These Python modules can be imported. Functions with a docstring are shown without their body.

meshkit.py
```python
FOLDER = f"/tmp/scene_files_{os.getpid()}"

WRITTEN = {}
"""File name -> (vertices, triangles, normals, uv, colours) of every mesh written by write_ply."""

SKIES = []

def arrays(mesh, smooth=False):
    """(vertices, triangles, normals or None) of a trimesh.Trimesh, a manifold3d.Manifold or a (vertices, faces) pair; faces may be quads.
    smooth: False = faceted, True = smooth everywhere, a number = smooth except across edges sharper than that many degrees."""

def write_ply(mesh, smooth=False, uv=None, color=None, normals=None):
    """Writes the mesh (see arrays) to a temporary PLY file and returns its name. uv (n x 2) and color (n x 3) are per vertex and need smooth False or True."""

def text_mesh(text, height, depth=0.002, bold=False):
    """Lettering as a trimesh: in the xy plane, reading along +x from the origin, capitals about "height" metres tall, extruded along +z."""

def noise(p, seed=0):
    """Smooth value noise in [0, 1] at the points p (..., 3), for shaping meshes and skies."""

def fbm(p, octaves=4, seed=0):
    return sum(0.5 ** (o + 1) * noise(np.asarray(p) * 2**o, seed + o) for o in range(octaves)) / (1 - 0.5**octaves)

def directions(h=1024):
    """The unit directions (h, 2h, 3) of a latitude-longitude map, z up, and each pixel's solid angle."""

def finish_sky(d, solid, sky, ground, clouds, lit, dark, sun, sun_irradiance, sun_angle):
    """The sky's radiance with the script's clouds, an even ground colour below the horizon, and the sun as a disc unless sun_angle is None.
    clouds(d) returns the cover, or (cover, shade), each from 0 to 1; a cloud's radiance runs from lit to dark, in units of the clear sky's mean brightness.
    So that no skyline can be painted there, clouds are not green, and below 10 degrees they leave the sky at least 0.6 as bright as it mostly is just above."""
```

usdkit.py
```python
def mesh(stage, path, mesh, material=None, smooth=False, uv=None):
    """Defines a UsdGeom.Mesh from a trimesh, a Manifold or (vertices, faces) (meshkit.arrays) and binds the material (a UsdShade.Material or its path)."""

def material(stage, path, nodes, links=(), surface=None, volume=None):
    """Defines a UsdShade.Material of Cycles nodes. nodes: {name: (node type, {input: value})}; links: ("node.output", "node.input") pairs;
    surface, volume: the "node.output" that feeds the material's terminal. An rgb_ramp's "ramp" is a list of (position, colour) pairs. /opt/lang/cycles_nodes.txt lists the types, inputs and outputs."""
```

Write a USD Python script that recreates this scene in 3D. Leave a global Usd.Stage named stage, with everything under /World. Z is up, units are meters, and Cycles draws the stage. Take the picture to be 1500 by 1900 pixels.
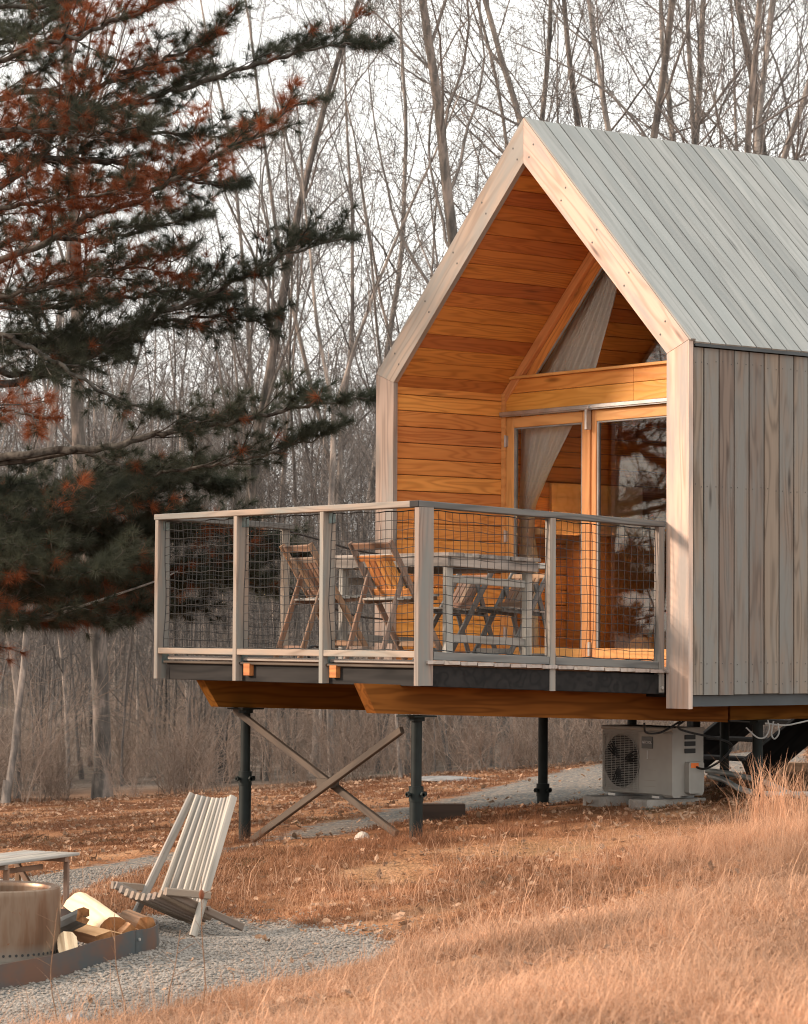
import math, random
import numpy as np, trimesh, usdkit, meshkit
from scipy.interpolate import RBFInterpolator
from pxr import Usd, UsdGeom, UsdShade, UsdLux, Gf, Sdf, Vt

stage = Usd.Stage.CreateInMemory()
UsdGeom.SetStageUpAxis(stage, 'Z')
UsdGeom.Xform.Define(stage, '/World')
UsdGeom.Scope.Define(stage, '/World/Looks')
# ------------------------------------------------------------------ camera (world = cabin frame: x along the gable, y into the house, z up)
F = 5272.638; YAW = -0.9002; PITCH = .0430; ROLL = .0059
C = np.array([18.2752, -14.1982, .2439])
FW = np.array([math.sin(YAW) * math.cos(PITCH), math.cos(YAW) * math.cos(PITCH), math.sin(PITCH)])
_r = np.array([math.cos(YAW), -math.sin(YAW), 0]); _u = np.cross(_r, FW)
RT = math.cos(ROLL) * _r + math.sin(ROLL) * _u
UP = -math.sin(ROLL) * _r + math.cos(ROLL) * _u
cam = UsdGeom.Camera.Define(stage, '/World/camera')
cam.AddTransformOp().Set(Gf.Matrix4d(*RT, 0, *UP, 0, *(-FW), 0, *C, 1))
cam.CreateHorizontalApertureAttr(24.0)
cam.CreateVerticalApertureAttr(24.0 * 1024 / 808)
cam.CreateFocalLengthAttr(24.0 * F / 1500)
cam.CreateFStopAttr(6.3)
cam.CreateFocusDistanceAttr(19.6)
cam.CreateClippingRangeAttr(Gf.Vec2f(.1, 2000))
cam.CreateExposureAttr(0.72)
# ------------------------------------------------------------------ sky and sun
SUN = np.array([-.62, -.785, 0]); SUN /= np.linalg.norm(SUN)
ELEV = math.radians(22)
SUN = np.array([SUN[0] * math.cos(ELEV), SUN[1] * math.cos(ELEV), math.sin(ELEV)])
SKY_STRENGTH, SUN_I = .112, 1.1
usdkit.material(stage, '/World/Looks/sky', {
    's': ('sky_texture', {'sky_type': 'single_scattering', 'sun_disc': False, 'sun_elevation': ELEV, 'sun_rotation': math.atan2(SUN[0], SUN[1]), 'aerosol_density': 2.0}),
    'tc': ('texture_coordinate', {}),
    'n': ('noise_texture', {'scale': 2.2, 'detail': 5.0, 'roughness': .55}),
    'r': ('map_range', {'from_min': .25, 'from_max': .75, 'to_min': .86, 'to_max': .98, 'clamp': True}),
    'm': ('mix_color', {'b': (9.0, 8.9, 8.5)}),
    'b': ('background_shader', {'strength': SKY_STRENGTH})},
    [('tc.generated', 'n.vector'), ('n.fac', 'r.value'), ('r.result', 'm.fac'), ('s.color', 'm.a'), ('m.result', 'b.color')], surface='b.background')
dome = UsdLux.DomeLight.Define(stage, '/World/sky')
dome.CreateIntensityAttr(1.0)
UsdShade.MaterialBindingAPI.Apply(dome.GetPrim()).Bind(UsdShade.Material.Get(stage, '/World/Looks/sky'))
dome.GetPrim().SetCustomDataByKey('kind', 'structure')
sun = UsdLux.DistantLight.Define(stage, '/World/sun')
sun.CreateIntensityAttr(SUN_I); sun.CreateAngleAttr(9.0); sun.CreateNormalizeAttr(True)
sun.CreateColorAttr(Gf.Vec3f(1.0, .77, .60))
_z = SUN; _x = np.cross([0, 0, 1], _z); _x /= np.linalg.norm(_x); _y = np.cross(_z, _x)
sun.AddTransformOp().Set(Gf.Matrix4d(*_x, 0, *_y, 0, *_z, 0, *(SUN * 50), 1))

# ------------------------------------------------------------------ helpers
rng = np.random.default_rng(7)
def A3(*a): return np.array(a, float)
def ray(px, py): return FW + RT * (px - 750) / F - UP * (py - 950) / F
def at(px, py, d): return C + ray(px, py) * d                      # a point d metres in front of the camera's plane
def lat(l, d): return C[:2] + FW[:2] / np.linalg.norm(FW[:2]) * d + _r[:2] * l
_used = {}
def path_of(name, parent=None):
    base = ('/World/' if parent is None else str(parent.GetPath()) + '/') + name
    n = _used.get(base, 0); _used[base] = n + 1
    return base if n == 0 else f'{base}_{n:03d}'
def tag(p, label=None, cat=None, group=None, kind=None):
    p = p.GetPrim() if hasattr(p, 'GetPrim') else p
    for k, v in (('label', label), ('category', cat), ('group', group), ('kind', kind)):
        if v: p.SetCustomDataByKey(k, v)
    return p
def thing(name, label, cat, loc=(0, 0, 0), rz=0, group=None, parent=None, scale=None):
    x = UsdGeom.Xform.Define(stage, path_of(name, parent))
    x.AddTranslateOp().Set(Gf.Vec3d(*map(float, loc))); x.AddRotateZOp().Set(float(rz))
    if scale is not None: x.AddScaleOp().Set(Gf.Vec3f(*map(float, np.broadcast_to(scale, 3))))
    return tag(x, label, cat, group)
def copy_of(src, label, loc, rz=0, scale=1.0, group=None):
    x = UsdGeom.Xform.Define(stage, path_of(src.GetName()))
    p = x.GetPrim(); p.GetReferences().AddInternalReference(src.GetPath()); p.SetInstanceable(True)
    x.ClearXformOpOrder()
    x.AddTranslateOp().Set(Gf.Vec3d(*map(float, loc))); x.AddRotateZOp().Set(float(rz)); x.AddScaleOp().Set(Gf.Vec3f(*map(float, np.broadcast_to(scale, 3))))
    return tag(p, label, src.GetCustomDataByKey('category'), group or src.GetCustomDataByKey('group'))
def mesh(name, m, mat, parent=None, smooth=False, mtx=None):
    v, f = m; f = np.asarray(f); used = np.unique(f)
    if len(used) < len(v):
        new = np.zeros(len(v), int); new[used] = np.arange(len(used)); m = (np.asarray(v)[used], new[f])
    o = usdkit.mesh(stage, path_of(name, parent), m, '/World/Looks/' + mat, smooth=smooth)
    if mtx is not None: o.AddTransformOp().Set(Gf.Matrix4d(*[float(v) for v in mtx]))
    return o.GetPrim()
def cat_(ms): 
    ms = [m for m in ms if m is not None]
    vs, fs, k = [], [], 0
    for v, f in ms:
        vs.append(v); fs.append(np.asarray(f) + k); k += len(v)
    return np.vstack(vs), np.vstack(fs)
def chamfer_box(L, w, h, c=.003):
    """board along local x, chamfered edges; (verts, tris)"""
    c = min(c, w * .3, h * .3)
    y, z = w / 2, h / 2
    pr = [(-y + c, -z), (y - c, -z), (y, -z + c), (y, z - c), (y - c, z), (-y + c, z), (-y, z - c), (-y, -z + c)]
    v = [(s * L / 2, a, b) for s in (-1, 1) for a, b in pr]
    f = []
    for i in range(8):
        j = (i + 1) % 8
        f += [(i, j, 8 + j), (i, 8 + j, 8 + i)]
    for i in range(1, 7):
        f += [(0, i + 1, i), (8, 8 + i, 8 + i + 1)]
    f = np.array(f)
    return np.array(v, float), f[:, ::-1] if False else f
def frame(p0, p1, up=(0, 0, 1)):
    p0, p1 = A3(*p0), A3(*p1); ax = p1 - p0; L = np.linalg.norm(ax); ax /= L
    up = A3(*up)
    if abs(ax @ up) > .98: up = A3(0, 1, 0) if abs(ax[1]) < .9 else A3(1, 0, 0)
    ay = np.cross(up, ax); ay /= np.linalg.norm(ay); az = np.cross(ax, ay)
    return (p0 + p1) / 2, L, ax, ay, az
def mat4(o, ax, ay, az): return [*ax, 0, *ay, 0, *az, 0, *o, 1]
def beam(name, p0, p1, w, h, mat, parent=None, up=(0, 0, 1), c=.004):
    """a board from p0 to p1: w across (horizontal), h along 'up'"""
    o, L, ax, ay, az = frame(p0, p1, up)
    return mesh(name, chamfer_box(L, w, h, c), mat, parent, mtx=mat4(o, ax, ay, az))
def beam_w(p0, p1, w, h, up=(0, 0, 1), c=.004):
    o, L, ax, ay, az = frame(p0, p1, up); v, f = chamfer_box(L, w, h, c)
    return o + v[:, :1] * ax + v[:, 1:2] * ay + v[:, 2:] * az, f
def prism(name, pts, o, ax, ay, az, th, mat, parent=None):
    """a convex polygon pts (in ax, ay) extruded by th along az"""
    n = len(pts); pts = np.asarray(pts, float)
    area = 0.5 * np.sum(pts[:, 0] * np.roll(pts[:, 1], -1) - pts[:, 1] * np.roll(pts[:, 0], -1))
    if area < 0: pts = pts[::-1]
    v = np.vstack([np.c_[pts, np.zeros(n)], np.c_[pts, np.full(n, th)]])
    f = []
    for i in range(n):
        j = (i + 1) % n; f += [(i, j, n + j), (i, n + j, n + i)]
    for i in range(1, n - 1): f += [(0, i + 1, i), (n, n + i, n + i + 1)]
    return mesh(name, (v, np.array(f)), mat, parent, mtx=mat4(o, ax, ay, az))
def box_w(x0, x1, y0, y1, z0, z1, c=.003):
    v, f = chamfer_box(x1 - x0, y1 - y0, z1 - z0, c); return v + A3((x0 + x1) / 2, (y0 + y1) / 2, (z0 + z1) / 2), f
def tube(pts, rad, sides=5, cap=False):
    p = np.asarray(pts, float); n = len(p)
    t = np.empty_like(p); t[1:-1] = p[2:] - p[:-2]; t[0] = p[1] - p[0]; t[-1] = p[-1] - p[-2]
    t /= np.sqrt((t * t).sum(1, keepdims=True)) + 1e-12
    ref = A3(0, 0, 1) if abs(t[:, 2].mean()) < .8 else A3(1, 0, 0)
    a = np.cross(t, ref); a /= np.sqrt((a * a).sum(1, keepdims=True)) + 1e-12
    b = np.cross(t, a)
    ang = np.arange(sides) * (2 * np.pi / sides)
    r = np.broadcast_to(rad, (n,))[:, None, None]
    v = (p[:, None] + r * (np.cos(ang)[None, :, None] * a[:, None] + np.sin(ang)[None, :, None] * b[:, None])).reshape(-1, 3)
    i = np.arange(n - 1)[:, None] * sides; j = np.arange(sides)[None]; k = (j + 1) % sides
    q = np.stack([i + j, i + sides + j, i + sides + k, i + k], -1).reshape(-1, 4)
    f = np.vstack([q[:, [0, 1, 2]], q[:, [0, 2, 3]]])
    if cap:
        f = np.vstack([f, [(0, s, s + 1) for s in range(1, sides - 1)], [((n - 1) * sides, (n - 1) * sides + s + 1, (n - 1) * sides + s) for s in range(1, sides - 1)]])
    return v, f
def cyl(p0, p1, r, sides=16): return tube([p0, p1], r, sides, cap=True)
def lathe(prof, sides=32, o=(0, 0, 0)):
    prof = np.asarray(prof, float); n = len(prof); ang = np.arange(sides) * 2 * np.pi / sides
    v = np.stack([prof[:, None, 0] * np.cos(ang), prof[:, None, 0] * np.sin(ang), np.broadcast_to(prof[:, None, 1], (n, sides))], -1).reshape(-1, 3) + A3(*o)
    i = np.arange(n - 1)[:, None] * sides; j = np.arange(sides)[None]; k = (j + 1) % sides
    q = np.stack([i + j, i + k, i + sides + k, i + sides + j], -1).reshape(-1, 4)
    return v, np.vstack([q[:, [0, 1, 2]], q[:, [0, 2, 3]]])
def bez(pts, n=12):
    """Catmull-Rom through pts"""
    p = np.asarray(pts, float); p = np.vstack([2 * p[0] - p[1], p, 2 * p[-1] - p[-2]]); out = []
    for i in range(1, len(p) - 2):
        for t in np.linspace(0, 1, n, endpoint=False):
            a, b, c, d = p[i - 1:i + 3]
            out.append(.5 * (2 * b + (c - a) * t + (2 * a - 5 * b + 4 * c - d) * t * t + (3 * b - a - 3 * c + d) * t ** 3))
    return np.array(out + [p[-2]])

# ------------------------------------------------------------------ materials
def wood(name, lo, hi, grey=None, ring=9.0, tone=.25, rough=.72, fibre=.35, greyamt=.5, knots=.6, ringamt=.6, spec=.3, bump=.25, gshift=.07):
    """sawn wood, grain along the object's own x axis; every board gets its own cut of the log"""
    nodes = {
        'tc': ('texture_coordinate', {}), 'oi': ('object_info', {}),
        'off': ('vector_math', {'math_type': 'scale', 'vector1': (31.7, 17.3, 11.1)}),
        'p': ('vector_math', {'math_type': 'add'}),
        'm1': ('mapping', {'scale': (.9, 9.0, 9.0)}), 'n1': ('noise_texture', {'scale': 1.0, 'detail': 1.5, 'roughness': .4}),
        'k1': ('math', {'math_type': 'multiply', 'value2': ring * 6.283}), 's1': ('math', {'math_type': 'sine'}),
        'r1': ('map_range', {'from_min': -1.0, 'from_max': 1.0, 'to_min': 0.0, 'to_max': 1.0}), 'pw': ('math', {'math_type': 'power', 'value2': 2.2}),
        'm2': ('mapping', {'scale': (1.6, 85.0, 85.0)}), 'n2': ('noise_texture', {'scale': 1.0, 'detail': 2.0}),
        'm3': ('mapping', {'scale': (1.3, 9.0, 9.0)}), 'n3': ('noise_texture', {'scale': 1.0, 'detail': 4.0, 'roughness': .6}),
        'm4': ('mapping', {'scale': (1.3, 7.0, 7.0)}), 'v4': ('voronoi_texture', {'scale': 1.0}),
        'kn': ('map_range', {'from_min': .04, 'from_max': .16, 'to_min': knots, 'to_max': 0.0, 'clamp': True}),
        'a': ('math', {'math_type': 'multiply', 'value2': ringamt}),
        'b': ('math', {'math_type': 'multiply_add', 'value2': fibre}),
        'base': ('mix_color', {'a': hi, 'b': lo}),
        'g': ('map_range', {'from_min': .42, 'from_max': .66, 'to_min': 0.0, 'to_max': greyamt, 'clamp': True}),
        'mg': ('mix_color', {'b': grey if grey else lo}),
        'mk': ('mix_color', {'b': tuple(.25 * np.array(lo))}),
        'gs': ('map_range', {'from_min': 0.0, 'from_max': 1.0, 'to_min': -gshift, 'to_max': gshift}), 'wn': ('white_noise_texture', {'dimensions': '1D'}), 'ga': ('math', {'math_type': 'add'}),
        'tv': ('map_range', {'from_min': 0.0, 'from_max': 1.0, 'to_min': 1 - tone, 'to_max': 1 + tone}),
        'th': ('map_range', {'from_min': 0.0, 'from_max': 1.0, 'to_min': .49, 'to_max': .51}),
        'hs': ('hsv', {}),
        'bm': ('bump', {'strength': bump, 'distance': .004}),
        'pb': ('principled_bsdf', {'roughness': rough, 'specular_ior_level': spec})}
    links = [('oi.random', 'off.scale'), ('tc.object', 'p.vector1'), ('off.vector', 'p.vector2'),
             ('p.vector', 'm1.vector'), ('m1.vector', 'n1.vector'), ('n1.fac', 'k1.value1'), ('k1.value', 's1.value1'), ('s1.value', 'r1.value'), ('r1.result', 'pw.value1'), ('pw.value', 'a.value1'),
             ('p.vector', 'm2.vector'), ('m2.vector', 'n2.vector'), ('n2.fac', 'b.value1'), ('a.value', 'b.value3'), ('b.value', 'base.fac'),
             ('p.vector', 'm3.vector'), ('m3.vector', 'n3.vector'), ('oi.random', 'wn.w'), ('wn.value', 'gs.value'), ('n3.fac', 'ga.value1'), ('gs.result', 'ga.value2'), ('ga.value', 'g.value'), ('g.result', 'mg.fac'), ('base.result', 'mg.a'),
             ('p.vector', 'm4.vector'), ('m4.vector', 'v4.vector'), ('v4.distance', 'kn.value'), ('kn.result', 'mk.fac'), ('mg.result', 'mk.a'),
             ('oi.random', 'tv.value'), ('oi.random', 'th.value'), ('tv.result', 'hs.value'), ('th.result', 'hs.hue'), ('mk.result', 'hs.color'), ('hs.color', 'pb.base_color'),
             ('b.value', 'bm.height'), ('bm.normal', 'pb.normal')]
    usdkit.material(stage, '/World/Looks/' + name, nodes, links, surface='pb.BSDF')
def plain(name, col, rough=.5, metal=0.0, spec=.5, var=.2, scale=6.0, col2=None, bump=0.0, bscale=60.0):
    nodes = {'tc': ('texture_coordinate', {}), 'n': ('noise_texture', {'scale': scale, 'detail': 5.0, 'roughness': .6}),
             'r': ('map_range', {'from_min': .35, 'from_max': .65, 'clamp': True}),
             'm': ('mix_color', {'a': tuple(np.array(col) * (1 - var)), 'b': col2 or tuple(np.minimum(np.array(col) * (1 + var), 1))}),
             'p': ('principled_bsdf', {'roughness': rough, 'metallic': metal, 'specular_ior_level': spec})}
    links = [('tc.object', 'n.vector'), ('n.fac', 'r.value'), ('r.result', 'm.fac'), ('m.result', 'p.base_color')]
    if bump:
        nodes['n2'] = ('noise_texture', {'scale': bscale, 'detail': 4.0}); nodes['b'] = ('bump', {'strength': bump, 'distance': .01})
        links += [('tc.object', 'n2.vector'), ('n2.fac', 'b.height'), ('b.normal', 'p.normal')]
    usdkit.material(stage, '/World/Looks/' + name, nodes, links, surface='p.BSDF')
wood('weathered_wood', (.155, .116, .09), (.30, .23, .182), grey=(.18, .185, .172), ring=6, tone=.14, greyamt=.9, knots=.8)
wood('fascia_grey', (.20, .15, .12), (.36, .275, .225), grey=(.23, .225, .21), ring=5, tone=.05, knots=.6, greyamt=.85)  # left gable boards: pine shade and weathering both mixed into the colour
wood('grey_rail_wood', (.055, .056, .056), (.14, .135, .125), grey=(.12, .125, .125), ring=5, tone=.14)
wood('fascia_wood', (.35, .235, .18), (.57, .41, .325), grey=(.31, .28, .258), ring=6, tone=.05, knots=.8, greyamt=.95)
wood('siding_wood', (.085, .064, .050), (.178, .139, .11), grey=(.142, .14, .13), ring=7, tone=.17, greyamt=.95, knots=.95, gshift=.13)
wood('roof_wood', (.165, .168, .158), (.275, .275, .258), grey=(.205, .215, .206), ring=4, tone=.13, greyamt=.8, knots=.5, ringamt=.4, gshift=.14)
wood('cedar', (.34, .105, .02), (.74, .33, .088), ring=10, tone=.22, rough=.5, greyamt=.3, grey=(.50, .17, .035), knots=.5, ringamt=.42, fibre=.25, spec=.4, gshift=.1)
wood('door_wood', (.50, .22, .07), (.72, .36, .13), ring=6, tone=.06, rough=.5, knots=.15)
wood('transom_wood', (.54, .215, .04), (.72, .33, .075), ring=8, tone=.08, rough=.45, knots=.7)
wood('orange_beam', (.10, .036, .007), (.215, .083, .017), ring=6, tone=.1, rough=.75, spec=.06)
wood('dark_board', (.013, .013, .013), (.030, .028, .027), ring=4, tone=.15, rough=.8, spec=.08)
wood('deck_wood', (.20, .165, .14), (.36, .30, .26), grey=(.3, .3, .3), ring=5, tone=.16)
wood('chair_wood', (.18, .162, .14), (.37, .335, .295), grey=(.24, .245, .238), ring=5, tone=.12, greyamt=.8)
wood('grey_chair_wood', (.085, .088, .088), (.19, .185, .175), grey=(.13, .14, .145), ring=5, tone=.1)
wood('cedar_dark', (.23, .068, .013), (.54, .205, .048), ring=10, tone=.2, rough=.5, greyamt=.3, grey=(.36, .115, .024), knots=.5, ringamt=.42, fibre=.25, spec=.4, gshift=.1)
wood('chair_wood_dark', (.13, .095, .07), (.25, .19, .145), grey=(.2, .19, .18), ring=5, tone=.10)
wood('brown_chair_wood', (.11, .06, .035), (.25, .145, .09), grey=(.17, .16, .145), ring=5, tone=.12)
wood('orange_slat', (.30, .11, .03), (.55, .24, .07), ring=5, tone=.15)
wood('table_wood', (.20, .175, .15), (.40, .355, .31), grey=(.10, .10, .10), ring=5, tone=.12, greyamt=.85)
wood('lumber', (.42, .26, .17), (.62, .42, .29), ring=5, tone=.1)
wood('brace_wood', (.035, .026, .02), (.08, .058, .043), ring=5, tone=.1)
wood('plywood', (.70, .48, .26), (.82, .60, .36), ring=3, tone=.02, knots=0)
wood('log_bark', (.10, .06, .035), (.26, .15, .08), ring=8, tone=.15, bump=1.0)
wood('log_split', (.60, .40, .25), (.80, .60, .42), ring=5, tone=.08, knots=.1, bump=.6)
wood('log_orange', (.42, .20, .09), (.66, .37, .19), ring=5, tone=.08, knots=.1, bump=.6)
wood('table_leg_wood', (.17, .155, .135), (.32, .30, .27), grey=(.25, .26, .25), ring=5, tone=.1)
plain('black_steel', (.007, .011, .0105), .55, 0.0, .2, .3, 8)
plain('dark_flashing', (.035, .042, .046), .5, .2, .5, .15, 3)
plain('zinc', (.45, .45, .44), .4, .8, .5, .15, 8)
plain('galvanised_plate', (.13, .17, .165), .5, .5, .5, .3, 20)
plain('nail', (.05, .045, .04), .6)
plain('screw_head', (.7, .7, .68), .3, .9)
plain('net_cord', (.018, .018, .018), .7)
plain('felt', (.02, .02, .02), .9)
plain('trunk_pine', (.045, .036, .03), .9, 0, .2, .5, 12, col2=(.13, .12, .105), bump=.6, bscale=30)
plain('concrete', (.34, .31, .28), .85, 0, .2, .15, 10, bump=.2)
plain('ac_shell', (.33, .31, .28), .5, 0, .3, .10, 3)
plain('ac_dark', (.012, .012, .012), .6)
plain('ac_badge', (.02, .028, .03), .3)
plain('letter', (.5, .5, .5), .5)
plain('warning_orange', (.75, .16, .02), .5)
plain('cable_black', (.012, .012, .012), .5)
plain('cable_grey', (.25, .25, .24), .5)
plain('conduit', (.52, .54, .52), .45)
plain('pumpkin_skin', (.75, .28, .03), .4, 0, .5, .15, 5)
plain('pumpkin_stem', (.16, .14, .06), .8)
plain('end_grain', (.22, .10, .04), .85, 0, .2, .4, 14)
plain('stone_pale', (.55, .50, .44), .9, 0, .2, .2, 8, bump=.4, bscale=25)
plain('stone_grey', (.20, .20, .20), .9, 0, .2, .25, 6, bump=.4, bscale=25)
plain('rust_edging', (.075, .09, .095), .55, .4, .4, .25, 5, col2=(.12, .065, .045))
plain('weed', (.16, .09, .05), .9)
plain('seedhead', (.13, .04, .015), .9)
plain('interior_floor', (.30, .15, .06), .5)
# stainless fire pit: streaks of heat tint running down, rust spots low
usdkit.material(stage, '/World/Looks/fire_steel', {
    'tc': ('texture_coordinate', {}), 'm': ('mapping', {'scale': (7, 7, 1.1)}), 'n': ('noise_texture', {'scale': 1.0, 'detail': 6.0, 'roughness': .6}),
    'r': ('rgb_ramp', {'ramp': [(.3, (.105, .060, .038)), (.44, (.16, .095, .060)), (.55, (.20, .145, .105)), (.7, (.115, .066, .040))]}),
    'x': ('separate_xyz', {}), 'h': ('map_range', {'from_min': .05, 'from_max': .16, 'to_min': 1.0, 'to_max': 0.0, 'clamp': True}),
    'mx': ('mix_color', {'b': (.26, .25, .22)}), 'n2': ('noise_texture', {'scale': 26.0, 'detail': 5.0, 'roughness': .7}), 'r2': ('map_range', {'from_min': .64, 'from_max': .70, 'clamp': True}),
    'm2': ('mix_color', {'b': (.20, .07, .03)}),
    'p': ('principled_bsdf', {'metallic': .8, 'roughness': .42})},
    [('tc.object', 'm.vector'), ('m.vector', 'n.vector'), ('n.fac', 'r.fac'), ('tc.object', 'x.vector'), ('x.z', 'h.value'), ('h.result', 'mx.fac'), ('r.color', 'mx.a'),
     ('tc.object', 'n2.vector'), ('n2.fac', 'r2.value'), ('r2.result', 'm2.fac'), ('mx.result', 'm2.a'), ('m2.result', 'p.base_color')], surface='p.BSDF')
usdkit.material(stage, '/World/Looks/glass_pane', {
    'f': ('fresnel', {'IOR': 1.85}), 't': ('transparent_bsdf', {'color': (.93, .95, .94)}), 'g': ('glossy_bsdf', {'color': (1, 1, 1), 'roughness': .01}), 'm': ('mix_closure', {})},
    [('f.fac', 'm.fac'), ('t.BSDF', 'm.closure1'), ('g.BSDF', 'm.closure2')], surface='m.closure')
usdkit.material(stage, '/World/Looks/curtain_cloth', {
    'd': ('diffuse_bsdf', {'color': (.93, .92, .88)}), 't': ('translucent_bsdf', {'color': (.93, .92, .86)}), 'm': ('mix_closure', {'fac': .2})},
    [('d.BSDF', 'm.closure1'), ('t.BSDF', 'm.closure2')], surface='m.closure')
usdkit.material(stage, '/World/Looks/lamp_glow', {'e': ('emission', {'color': (1.0, .60, .28), 'strength': 650.0})}, [], surface='e.emission')
usdkit.material(stage, '/World/Looks/lamp_shade', {
    'd': ('diffuse_bsdf', {'color': (.7, .6, .45)}), 't': ('translucent_bsdf', {'color': (.8, .62, .4)}), 'm': ('mix_closure', {'fac': .5})},
    [('d.BSDF', 'm.closure1'), ('t.BSDF', 'm.closure2')], surface='m.closure')
def leafy(name, cols, trans=.3, rough=.6, vary=.35):
    """needles, blades: colour picked per blade (mesh island) and per copy"""
    usdkit.material(stage, '/World/Looks/' + name, {
        'g': ('geometry', {}), 'oi': ('object_info', {}), 'pn': ('noise_texture', {'scale': .75, 'detail': 4.0, 'roughness': .6}), 'pv': ('map_range', {'from_min': .32, 'from_max': .68, 'to_min': 1 - vary, 'to_max': 1 + vary * .6, 'clamp': True}),
        'ov': ('map_range', {'to_min': 1 - vary * .8, 'to_max': 1 + vary * .5}), 'vv': ('math', {'math_type': 'multiply'}), 'h': ('hsv', {}),
        'r': ('rgb_ramp', {'ramp': [(i / (len(cols) - 1), c) for i, c in enumerate(cols)]}),
        'd': ('principled_bsdf', {'roughness': rough, 'specular_ior_level': .25}), 't': ('translucent_bsdf', {}), 'm': ('mix_closure', {'fac': trans})},
        [('g.random_per_island', 'r.fac'), ('g.position', 'pn.vector'), ('pn.fac', 'pv.value'), ('oi.random', 'ov.value'), ('pv.result', 'vv.value1'), ('ov.result', 'vv.value2'), ('vv.value', 'h.value'), ('r.color', 'h.color'), ('h.color', 'd.base_color'), ('h.color', 't.color'),
         ('d.BSDF', 'm.closure1'), ('t.BSDF', 'm.closure2')], surface='m.closure')
leafy('needles_green', [(.060, .068, .046), (.115, .125, .080), (.17, .165, .11), (.09, .105, .08)], .42, vary=.25)
leafy('needles_brown', [(.28, .085, .032), (.46, .15, .055), (.56, .21, .085), (.18, .06, .026)], .3)
leafy('dry_grass', [(.54, .32, .20), (.72, .49, .34), (.82, .65, .50), (.32, .165, .09), (.64, .41, .265), (.78, .58, .42)], .3, vary=.40)
leafy('orange_grass', [(.42, .215, .115), (.56, .32, .185), (.66, .43, .27), (.26, .125, .06), (.50, .27, .15)], .3, vary=.42)
leafy('brown_grass', [(.22, .10, .05), (.38, .19, .095), (.48, .27, .15), (.28, .14, .07)], .3)
leafy('green_grass', [(.06, .075, .03), (.10, .10, .045), (.22, .15, .07)], .3)
leafy('leaf_litter', [(.40, .25, .16), (.30, .15, .08), (.18, .09, .05), (.58, .46, .36), (.36, .20, .12), (.24, .12, .065)], .15, vary=.5)
leafy('pebble', [(.23, .205, .18), (.33, .29, .25), (.54, .39, .28), (.15, .142, .13), (.43, .32, .235)], 0.0, vary=.3)
def bark(name, a, b, c):
    usdkit.material(stage, '/World/Looks/' + name, {
        'tc': ('texture_coordinate', {}), 'oi': ('object_info', {}), 'm': ('mapping', {'scale': (3, 3, .9)}), 'n': ('noise_texture', {'scale': 2.0, 'detail': 6.0, 'roughness': .65}),
        'r': ('rgb_ramp', {'ramp': [(.35, a), (.5, b), (.62, c)]}), 'v': ('map_range', {'to_min': .75, 'to_max': 1.25}), 'h': ('hsv', {}),
        'p': ('principled_bsdf', {'roughness': .9, 'specular_ior_level': .15})},
        [('tc.object', 'm.vector'), ('m.vector', 'n.vector'), ('n.fac', 'r.fac'), ('oi.random', 'v.value'), ('v.result', 'h.value'), ('r.color', 'h.color'), ('h.color', 'p.base_color')], surface='p.BSDF')
bark('bark_grey', (.085, .08, .076), (.19, .17, .155), (.36, .305, .265))
bark('bark_dark', (.05, .048, .046), (.12, .11, .10), (.25, .21, .185))
bark('twig', (.085, .08, .077), (.135, .122, .114), (.19, .168, .155))
bark('brush', (.15, .115, .095), (.24, .185, .15), (.32, .25, .205))

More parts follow.
